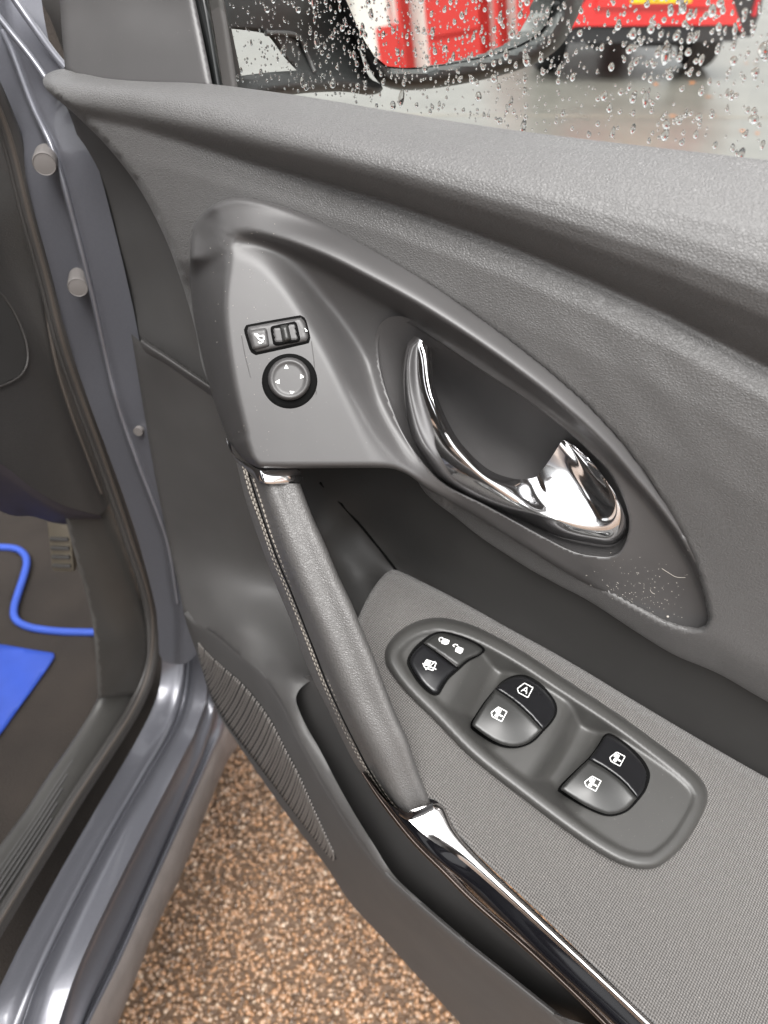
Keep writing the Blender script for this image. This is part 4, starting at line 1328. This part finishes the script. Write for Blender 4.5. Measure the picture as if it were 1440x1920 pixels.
# painted hinge pillar: faces the rear, between seal and door
JW = tps([(0, 120, 560), (60, 300, 515), (100, 100, 540), (140, 230, 512), (120, 480, 505), (180, 400, 500), (200, 640, 500), (250, 760, 492), (170, 700, 505), (250, 1000, 500), (320, 1000, 492), (300, 1130, 498), (345, 1160, 490), (60, 0, 580), (-60, 60, 570)])
def jw(x, y, d):
    rx = np.interp(y, [-60, 0, 60, 95, 200, 290, 420, 560, 740, 870, 1010, 1160], [-30, 5, 14, 22, 62, 103, 140, 175, 216, 260, 312, 335])
    q = (x - rx)
    fl = -12 / (1 + np.exp(-(q - 2) / 2.5))                       # outer flange stands nearer to us
    rdg = -5 * np.exp(-(q / 4) ** 2)
    return JW(x, y) + (fl + rdg) / 1000
surf("hinge_pillar", [(-60, -60), (-60, -60), (70, -60), (70, -60), (84, 40), (100, 100), (140, 180), (180, 300), (215, 430), (250, 580), (280, 740), (312, 900), (338, 1050), (370, 1225), (370, 1225), (345, 1245), (303, 1235), (296, 1180), (290, 1130), (258, 1010), (228, 920), (195, 830), (160, 735), (125, 630), (95, 510), (62, 390), (30, 260), (-2, 180), (-60, 60)],
     jw, 6, FRONT, "paint", car, sharp=0)
pillar = car.children[-1]
# windscreen pillar edge and scuttle lines at the very top left
for nm, pts, r in (("pillar_ridge", [(-20, 10, 540), (20, 60, 530), (60, 110, 522), (95, 160, 515)], .0022), ("pillar_ridge", [(15, -20, 545), (60, 45, 535), (100, 100, 522), (125, 130, 515)], .0025)):
    q = cr(pts, 24)
    tube(nm, FRONT.p(q[:, 0], q[:, 1], q[:, 2] / 1000 - .004), r, "paint", pillar)
surf("scuttle_edge", [(66, -60), (66, -60), (125, -60), (125, -60), (122, 20), (125, 110), (125, 110), (112, 80), (92, 30), (74, -5)], lambda x, y, d: .60 + 0 * x, 12, FRONT, "rubber", car, sharp=0)

# folded flange edge running down the pillar
q = cr([(5, 60), (22, 95), (62, 200), (103, 290), (140, 420), (175, 560), (216, 740), (260, 870), (312, 1010), (333, 1130)], 80)
tube("flange_edge", FRONT.p(q[:, 0], q[:, 1], jw(q[:, 0], q[:, 1], None) - .002), .0022, "paint", pillar, 10)

# two round rubber plugs on the pillar
def plug(c, rpx):
    ctr = FRONT.one(c[0], c[1], .492)
    ax = -CF * .92 + CS * .38; ax /= np.linalg.norm(ax)
    a = np.cross(ax, [0, 0, 1.0]); a /= np.linalg.norm(a); b = np.cross(ax, a)
    dep = (ctr - CAM) @ FW
    r = rpx * dep / FPX
    secs = []
    for rr, h in ((1.0, -.012), (1.0, .004), (.97, .0062), (.9, .0072), (.86, .0068), (.4, .0072), (.02, .0072)):
        secs.append([ctr + ax * h + (a * math.cos(t) + b * math.sin(t)) * r * rr for t in np.linspace(0, 2 * math.pi, 28, endpoint=False)])
    lofts("pillar_plug", secs, "plug_grey", pillar, sharp=40)
plug((85, 302), 22); plug((147, 532), 19)
# small bright screw on the flange
sp = FRONT.one(262, 805, .478)
V, F = tube_geo([sp, sp - CF * .004], .0038, 12); mk("flange_bolt", V, F, "plug_grey", pillar)

# dashboard end, kick panel, footwell
DE = tps([(0, 300, -360), (80, 620, -352), (0, 700, -356), (120, 780, -350), (180, 930, -348), (0, 860, -352), (60, 500, -356), (20, 400, -356)])
surf("dashboard_end", [(-160, 60), (-160, 60), (-20, 170), (20, 280), (55, 410), (85, 530), (118, 650), (150, 745), (185, 840), (212, 915), (200, 952), (186, 966), (186, 966), (120, 948), (60, 915), (0, 868), (-160, 760)], lambda x, y, d: DE(x, y), 12, SIDE, "dash_dark", car, sharp=0)
dash = car.children[-1]
q = cr([(-40, 560), (-10, 545), (20, 575), (44, 625), (52, 665), (45, 695), (20, 716), (-30, 735)], 50)
tube("fuse_cover_edge", SIDE.p(q[:, 0], q[:, 1], DE(q[:, 0], q[:, 1]) + .0006), .0011, "rubber", dash)
surf("fuse_cover", [(-90, 540), (-10, 548), (18, 577), (41, 627), (49, 665), (42, 693), (18, 713), (-90, 745)], lambda x, y, d: DE(x, y) + .0012, 10, SIDE, "trim_dark", dash, sharp=0)
q = cr([(70, 430), (84, 560), (105, 680), (134, 775), (165, 858), (190, 925)], 50)
tube("dash_edge_line", SIDE.p(q[:, 0], q[:, 1], DE(q[:, 0], q[:, 1]) + .001), .0014, "rubber_brown", dash)
loft("dash_underside", [[(-160, 765, -350), (0, 868, -350), (60, 915, -350), (120, 948, -350), (190, 968, -348)], [(-160, 790, -356), (0, 890, -356), (60, 932, -356), (120, 962, -354), (190, 972, -352)], [(-160, 860, -400), (0, 958, -400), (60, 968, -400), (110, 982, -395), (180, 985, -390)]], 30, 4, SIDE, "dash_purple", car, sharp=0)
KW = tps([(130, 970, -365), (200, 960, -352), (150, 1080, -362), (175, 1180, -360), (245, 1060, -348), (270, 1150, -347), (185, 1290, -362), (262, 1290, -350), (215, 1200, -352)])
surf("kick_panel", [(118, 955), (118, 955), (205, 935), (205, 935), (238, 1025), (264, 1110), (276, 1180), (276, 1240), (266, 1300), (266, 1300), (184, 1310), (184, 1310), (176, 1190), (160, 1110), (140, 1040)], lambda x, y, d: KW(x, y), 9, SIDE, "sill_plastic", car, skirt=[(0, -40)], sharp=0)

FZ = .46
fl = [CAM + CF * t_ + CS * s_ for t_, s_ in ((1.05, -1.2), (1.05, -.365), (-.25, -.365), (-.25, -1.2))]
fl = [np.array([p[0], p[1], FZ]) for p in fl]
mk("footwell_floor", fl, [(0, 1, 2, 3)], "carpet", car, False)
fwall = [(fl[0][0], fl[0][1] - .02, FZ), (fl[1][0], fl[1][1] - .02, FZ), (fl[1][0], fl[1][1] + .1, FZ + .7), (fl[0][0], fl[0][1] + .1, FZ + .7)]
mk("bulkhead", fwall, [(0, 1, 2, 3)], "carpet", car, False)
# pedal
pc = SIDE.one(116, 1010, -.43)
ax = np.array([.05, .35, .94]); ax /= np.linalg.norm(ax)
side = np.cross(ax, [0, 1, 0]); side /= np.linalg.norm(side); nrm = np.cross(side, ax)
Rm = np.array([side, nrm, ax]).T
dep = (pc - CAM) @ FW
V, F = box_geo(pc, (44 * dep / FPX, .012, 130 * dep / FPX), Rm, .005)
ped = mk("pedal", V, F, "pedal_metal", car)
parts = [box_geo(pc - nrm * .007 * np.sign(nrm @ (pc - CAM)) + ax * o * dep / FPX, (34 * dep / FPX, .004, 7 * dep / FPX), Rm, .001) for o in (-50, -32, -14, 4)]
V, F = join(parts); mk("pedal_rib", V, F, "rubber", ped)

# sill ----------------------------------------------------------------------
def side_loft(name, curves, m, mt, parent=car, n=50, rows=4, sharp=0, label=None):
    return loft(name, curves, n, rows, SIDE, mt, parent, sharp=sharp, label=label)
cA = [(196, 1285, -372), (170, 1335, -380), (128, 1400, -385), (86, 1460, -388), (44, 1524, -390), (0, 1584, -390), (-160, 1800, -390)]
cB = [(268, 1290, -352), (244, 1340, -354), (205, 1402, -356), (148, 1490, -358), (90, 1582, -358), (32, 1676, -358), (-120, 1920, -358)]
cA2 = [(x - 14, y - 4, s - 18) for x, y, s in cA]
mid1 = .5 * cr(cA, 50) + .5 * cr(cB, 50)
mid1[:, 2] += 3
plate = side_loft("sill_plate", [cr([(x - 4, y + 40, s - 24) for x, y, s in cA], 50), cr(cA, 50), mid1, cr(cB, 50)], 4, "sill_plastic")
gro = []
for k in range(6):
    f = .22 + .1 * k
    c = cr(cA, 50) * (1 - f) + cr(cB, 50) * f
    c[:, 2] += 3 * math.sin(math.pi * f)
    c = c[10 + k * 2:]
    W = SIDE.p(c[:, 0], c[:, 1], c[:, 2] / 1000 + .0004)
    gro.append(tube_geo(W, .0013, 5))
V, F = join(gro); mk("sill_groove", V, F, "trim_soft", plate)

sA_ = [(300, 1190, -338), (303, 1260, -342), (289, 1320, -344), (249, 1400, -345), (178, 1520, -346), (111, 1636, -346), (44, 1760, -346), (0, 1850, -346), (-90, 2040, -346)]
sB_ = [(345, 1160, -318), (348, 1250, -318), (329, 1347, -319), (267, 1458, -319), (213, 1551, -319), (133, 1702, -319), (67, 1840, -319), (35, 1930, -319), (-10, 2040, -319)]
sC_ = [(352, 1175, -300), (388, 1280, -288), (369, 1362, -289), (338, 1427, -289), (267, 1564, -289), (200, 1698, -289), (147, 1813, -289), (111, 1916, -289), (72, 2040, -289)]
sD_ = [(360, 1200, -296), (402, 1310, -284), (384, 1400, -283), (356, 1471, -283), (284, 1636, -283), (222, 1769, -283), (169, 1880, -283), (140, 1960, -283), (112, 2040, -283)]
sE_ = [(366, 1210, -292), (424, 1335, -278), (396, 1420, -277), (362, 1497, -276), (289, 1658, -276), (226, 1800, -276), (168, 1918, -276), (146, 1980, -276), (124, 2040, -276)]
sF_ = [(372, 1220, -290), (440, 1380, -274), (424, 1424, -274), (391, 1502, -273), (338, 1636, -272), (284, 1751, -272), (231, 1884, -272), (200, 1960, -272), (170, 2040, -272)]
A, B, C_, D, E, Fq = [cr(c, 60) for c in (sA_, sB_, sC_, sD_, sE_, sF_)]
side_sill = loft("painted_sill", [A, A * .67 + B * .33, A * .33 + B * .67, B, B + [3, 1, -.9], B + [6, 2, 1.0], B * .67 + C_ * .33 + [0, 0, .8], B * .3 + C_ * .7 + [0, 0, .6], C_], 60, 3, SIDE, "paint", car, sharp=0)
loft("sill_step", [C_, C_ + [5, 1, -3], .5 * C_ + .5 * D + [0, 0, -3], D, D + [4, 1, -3], E + [-6, -1, -2], E], 60, 4, SIDE, "paint", car, sharp=0)
loft("sill_cladding", [E, .5 * E + .5 * Fq + [0, 0, 2], Fq, Fq + [2, -6, -30], Fq + [4, -10, -120]], 60, 3, SIDE, "cladding", car, sharp=0)

# the rest of the driver's side: seat, centre pillar, rear door, roof, far side trim
def cpt(t, s_, z): return CF * t + CS * s_ + np.array([0, 0, z])
RC = np.array([CS, CF, [0, 0, 1.0]]).T
def cbox(name, t, s_, z, size, mt, bev=.02, parent=car, R=None):
    V, F = box_geo(cpt(t, s_, z), size, RC if R is None else RC @ R, bev)
    return mk(name, V, F, mt, parent, True, 40)
tiltR = np.array(Matrix.Rotation(rad(14), 3, 'X'))
seat = cbox("seat", -.28, -.78, .66, (.52, .54, .16), "dash_dark", .06)
cbox("seat_back", -.62, -.78, 1.02, (.50, .14, .72), "dash_dark", .06, seat, tiltR)
cbox("head_rest", -.74, -.78, 1.46, (.27, .10, .18), "dash_dark", .04, seat)
cbox("centre_pillar", -.66, -.33, 1.00, (.10, .16, 1.15), "dash_dark", .02)
cbox("rear_door", -1.28, -.27, .74, (.12, 1.04, .60), "paint", .04)
cbox("rear_window", -1.28, -.34, 1.26, (.02, 1.0, .42), "car_glass", .004)
cbox("roof", -.85, -1.02, 1.66, (1.36, 1.9, .06), "paint", .02)
cbox("headlining", -.85, -1.02, 1.615, (1.28, 1.8, .02), "rubber", .005)
cbox("far_side_trim", -.3, -1.75, .85, (.08, 2.4, 1.0), "dash_dark", .02)
pA, pB = cpt(.62, -.40, 1.12), cpt(.10, -.44, 1.63)
tube("windscreen_pillar", [pA, .5 * pA + .5 * pB + np.array([0, 0, .03]), pB], .045, "paint", car, 10)

# ------------------------------------------------------------------ mat and blue sheet
mp_ = [(-60, 1024), (0, 1026), (30, 1029), (46, 1040), (50, 1056), (44, 1082), (34, 1112), (26, 1142), (30, 1162), (52, 1175), (90, 1182), (130, 1185), (178, 1186)]
mat_root = empty("floor_mat", tuple(LEVEL.one(30, 1250, FZ)), 0, "dark carpet floor mat edged with blue piping in the footwell", "floor mat")
q = cr(mp_, 70)
W = LEVEL.p(q[:, 0], q[:, 1], FZ + .010)
tube("blue_edging", W, .0052, "blue_piping", mat_root, 8)
out = [(-60, 1024), (-60, 1024)] + mp_[1:] + [(178, 1186), (205, 1300), (205, 1300), (-60, 1700), (-60, 1700)]
surf("mat_pile", out, lambda x, y, d: FZ + .008 - .003 * np.clip(1 - d / 8, 0, 1), 14, LEVEL, "carpet", mat_root, skirt=[(0, -7)], sharp=0)
bs = surf("plastic_sheet", [(-60, 1203), (-60, 1203), (0, 1208), (60, 1218), (100, 1224), (100, 1224), (102, 1232), (70, 1280), (30, 1335), (0, 1377), (-60, 1450), (-60, 1450)], lambda x, y, d: FZ + .013 + .0015 * np.sin(x / 17) * np.cos(y / 23), 10, LEVEL, "blue_sheet", None, skirt=[(0, -2)], sharp=0)
tag(bs, "bright blue flat plastic sheet lying on the dark floor mat", "sheet")

# ------------------------------------------------------------------ red car beyond the glass
pr = LEVEL.one(1345, 150, 0.0); pl = LEVEL.one(1046, 158, 0.0)
ctr = .5 * (pr + pl)
vd = ctr / np.linalg.norm(ctr[:2])
ang = math.atan2(pr[1] - pl[1], pr[0] - pl[0])
rc = empty("red_car", (ctr[0], ctr[1], 0.004), ang - rad(4), "red parked car with yellow rear plate seen from behind through the wet window", "car")
Rz = np.array(Matrix.Rotation(ang - rad(4), 3, 'Z'))
S = .82
def cl(V): return (np.asarray(V, float) * S) @ Rz.T + np.array([ctr[0], ctr[1], .004])
def cmk(name, geo, m, parent=rc, **k): return mk(name, cl(geo[0]), geo[1], m, parent, **k)
# body: sections along the length, each a rounded outline in x,z
def sec(y, w, z0, z1, tum):
    pts = []
    for t in np.linspace(0, 2 * math.pi, 28, endpoint=False):
        c, s_ = math.cos(t), math.sin(t)
        x = np.sign(c) * abs(c) ** .45; z = np.sign(s_) * abs(s_) ** .45
        zz = z0 + (z + 1) / 2 * (z1 - z0)
        pts.append((x * w / 2 * (1 - tum * max(0, (zz - .85)) / .8), y, zz))
    return pts
secs = [sec(-.02, 1.5, .50, .95, .1), sec(.05, 1.70, .40, 1.05, .25), sec(.25, 1.76, .34, 1.42, .34), sec(.7, 1.78, .30, 1.52, .36), sec(1.8, 1.78, .30, 1.54, .36), sec(2.6, 1.76, .30, 1.30, .4), sec(2.9, 1.74, .32, 1.0, .1), sec(3.7, 1.66, .36, .88, .1), sec(3.95, 1.4, .45, .72, .1)]
V = np.array(secs).reshape(-1, 3)
k = 28
F = [(i * k + j, i * k + (j + 1) % k, (i + 1) * k + (j + 1) % k, (i + 1) * k + j) for i in range(len(secs) - 1) for j in range(k)] + [tuple(range(k)), tuple(range((len(secs) - 1) * k, len(secs) * k))]
cmk("body", (V, F), "car_red", sharp=0)
def slab(poly, y0, y1):
    n = len(poly)
    V = [(x, y0, z) for x, z in poly] + [(x, y1, z) for x, z in poly]
    F = [tuple(range(n)), tuple(range(2 * n - 1, n - 1, -1))] + [(i, n + i, n + (i + 1) % n, (i + 1) % n) for i in range(n)]
    return V, F
bump = cmk("rear_bumper", slab([(-.9, .36), (.9, .36), (.93, .55), (.90, .80), (-.90, .80), (-.93, .55)], -.10, .35), "car_black", smooth=False)
cmk("bumper_panel", slab([(-.80, .40), (-.70, .46), (.70, .46), (.80, .40), (.62, .66), (.52, .78), (-.52, .78), (-.62, .66)], -.14, -.06), "car_red", bump, smooth=False)
cmk("bumper_panel", slab([(-.56, .60), (.56, .60), (.50, .80), (-.50, .80)], -.17, -.12), "car_red", bump, smooth=False)
cmk("diffuser", slab([(-.78, .33), (.78, .33), (.72, .42), (.66, .45), (-.66, .45), (-.72, .42)], -.12, .2), "car_black", bump, smooth=False)
cmk("number_plate", slab([(-.26, .63), (.26, .63), (.26, .74), (-.26, .74)], -.185, -.17), "plate_yellow", smooth=False)
plate_o = rc.children[-1]
tcu = bpy.data.curves.new("plate_text", 'FONT'); tcu.body = "NGZ 8170"; tcu.size = .115; tcu.align_x = 'CENTER'; tcu.align_y = 'CENTER'; tcu.extrude = .0005
to = bpy.data.objects.new("plate_text", tcu); tcu.materials.append(MATS["car_black"])
dg = bpy.context.evaluated_depsgraph_get()
col.objects.link(to)
bpy.context.view_layer.update()
me = bpy.data.meshes.new_from_object(to.evaluated_get(bpy.context.evaluated_depsgraph_get()))
bpy.data.objects.remove(to)
tv = np.array([tuple(v.co) for v in me.vertices]); tf = [tuple(p.vertices) for p in me.polygons]
mk("plate_text", cl(np.column_stack([tv[:, 0], np.full(len(tv), -.1875) - tv[:, 2], .685 + tv[:, 1]])), tf, "car_black", plate_o, False)
for sx in (-1, 1):
    cmk("tail_lamp", slab([(sx * .85, .52), (sx * .885, .52), (sx * .885, .80), (sx * .85, .80)], -.125, -.08), "lamp_red", bump, smooth=False)
    cmk("tail_lamp", slab([(sx * .62, .92), (sx * .86, .92), (sx * .84, 1.08), (sx * .60, 1.06)], -.03, .25), "lamp_red", smooth=False)
cmk("rear_window", slab([(-.62, 1.08), (.62, 1.08), (.52, 1.38), (-.52, 1.38)], .06, .3), "car_glass", smooth=False)
for sx in (-1, 1):
    for yy in (.62, 3.15):
        th = np.linspace(0, 2 * math.pi, 32, endpoint=False)
        secs = [[(sx * xx, yy + r * math.cos(t), .33 + r * math.sin(t)) for t in th] for xx, r in ((.62, .20), (.62, .31), (.65, .33), (.81, .33), (.84, .31), (.845, .22), (.83, .20), (.78, .2))]
        V = cl(np.array(secs).reshape(-1, 3))
        F = [(i * 32 + j, i * 32 + (j + 1) % 32, (i + 1) * 32 + (j + 1) % 32, (i + 1) * 32 + j) for i in range(7) for j in range(32)] + [tuple(range(32))]
        w = mk("wheel", V, F, "tyre", rc)
        rim = [box_geo((sx * .815, yy + .1 * math.cos(a), .33 + .1 * math.sin(a)), (.03, .19, .045), np.array(Matrix.Rotation(a, 3, 'X')), .004) for a in np.linspace(0, 2 * math.pi, 5, endpoint=False)]
        V, F = join(rim); mk("rim", cl(V), F, "rim_grey", w)
cmk("exhaust", tube_geo([(-.45, -.05, .30), (-.45, .6, .30)], .04, 12), "car_black")
cmk("tow_bracket", box_geo((.2, .2, .30), (.5, .3, .07), None, .02), "car_black")

# fallen leaves on the yard
lf = [(1320, 88), (1300, 122), (1400, 118), (1418, 118), (1230, 158), (1262, 218), (1330, 182), (1340, 218), (1392, 246), (1298, 96 + 60), (1205, 108), (1420, 250), (1280, 60 + 40)]
lm = bpy.data.meshes.new("fallen_leaf")
lv = [(-1, 0, 0), (-.5, .4, .12), (.2, .45, .1), (1, 0, .05), (.2, -.45, .12), (-.5, -.4, .08), (0, 0, 0)]
lm.from_pydata(lv, [], [(0, 1, 6), (1, 2, 6), (2, 3, 6), (3, 4, 6), (4, 5, 6), (5, 0, 6)]); lm.materials.append(MATS["leaf"])
lw_ = ["under the red car's bumper, left of its right wheel", "beside the right wheel of the red car", "right of the red car's wheel, nearest the picture edge but one", "right of the red car's wheel, at the picture edge",
       "in the shade left below the red car", "on the pale joint line below the red car", "right of the wheel's foot, above the joint line", "on the joint line, right of the middle", "close to the glass edge at the right", "just in front of the right wheel",
       "between the red car's wheels, furthest left", "lowest at the right edge of the window", "between the red car's wheels, in the middle"]
for li_, (x, y) in enumerate(lf):
    p = LEVEL.one(x, y, .006)
    o = bpy.data.objects.new("fallen_leaf", lm); col.objects.link(o)
    s = rnd.uniform(.022, .04)
    o.location = p; o.scale = (s, s, s); o.rotation_euler = (rnd.uniform(-.3, .3), 0, rnd.uniform(0, 6.28))
    tag(o, "orange fallen leaf " + lw_[li_], "leaf", "fallen leaves on the yard")
# expansion joint in the yard
j0, j1 = LEVEL.one(900, 216, .006), LEVEL.one(1700, 222, .006)
dv = (j1 - j0) / np.linalg.norm(j1 - j0); pv = np.array([-dv[1], dv[0], 0]) * .010
a, b = j0 - dv * 6, j1 + dv * 6
tag(mk("yard_joint", [a - pv, b - pv, b + pv, a + pv], [(0, 1, 2, 3)], "joint_grey", None, False), "thin joint line across the concrete yard", "joint", kind='structure')

# ------------------------------------------------------------------ building reflected in the wing mirror
mc = MIR.one(850, 60, 0)
din = mc - CAM; din /= np.linalg.norm(din)
rf = din - 2 * (din @ mn) * mn
hd = rf[:2] / np.linalg.norm(rf[:2])
DIST = 7.5
bc = np.array([mc[0] + hd[0] * DIST, mc[1] + hd[1] * DIST, 0])
rzb = math.atan2(-hd[0], hd[1]) + rad(35)
bd = empty("building", tuple(bc), rzb, "white workshop building with red doors reflected in the wing mirror", "building")
Rb = np.array(Matrix.Rotation(rzb, 3, 'Z'))
def bx(name, c, s, m, parent=bd):
    V, F = box_geo(c, s)
    return mk(name, V @ Rb.T + bc, F, m, parent, False)
wl = bx("wall", (0, .2, 2.0), (16, .3, 4.0), "wall_white")
for i in range(-16, 17):
    bx("cladding_rib", (i * .5 + .25, .03, 2.3), (.05, .05, 3.4), "wall_white", wl)
bx("plinth", (0, .02, .1), (16, .12, .2), "wall_grey", wl)
bx("red_door", (-.06, 0, 1.35), (.61, .12, 2.7), "wall_red")
rd = bd.children[-1]
for i in range(8):
    bx("door_slat", (-.06, -.07, .25 + i * .32), (.57, .03, .28), "wall_red", rd)
for x in (-2.6, -.52, .52, 2.8):
    bx("red_post", (x, -.02, 1.5), (.05, .14, 3.0), "wall_red")
bx("red_door", (.72, 0, .8), (.26, .1, 1.5), "wall_red")
bx("red_door", (-.97, 0, .9), (.56, .1, 1.5), "wall_red")
bx("red_door", (-3.0, 0, 1.2), (1.0, .1, 2.4), "wall_red")
bx("eaves_beam", (0, -.1, 3.0), (16, .3, .18), "wall_grey")
bx("roof", (0, 1.6, 4.1), (16.4, 3.4, .2), "wall_grey")
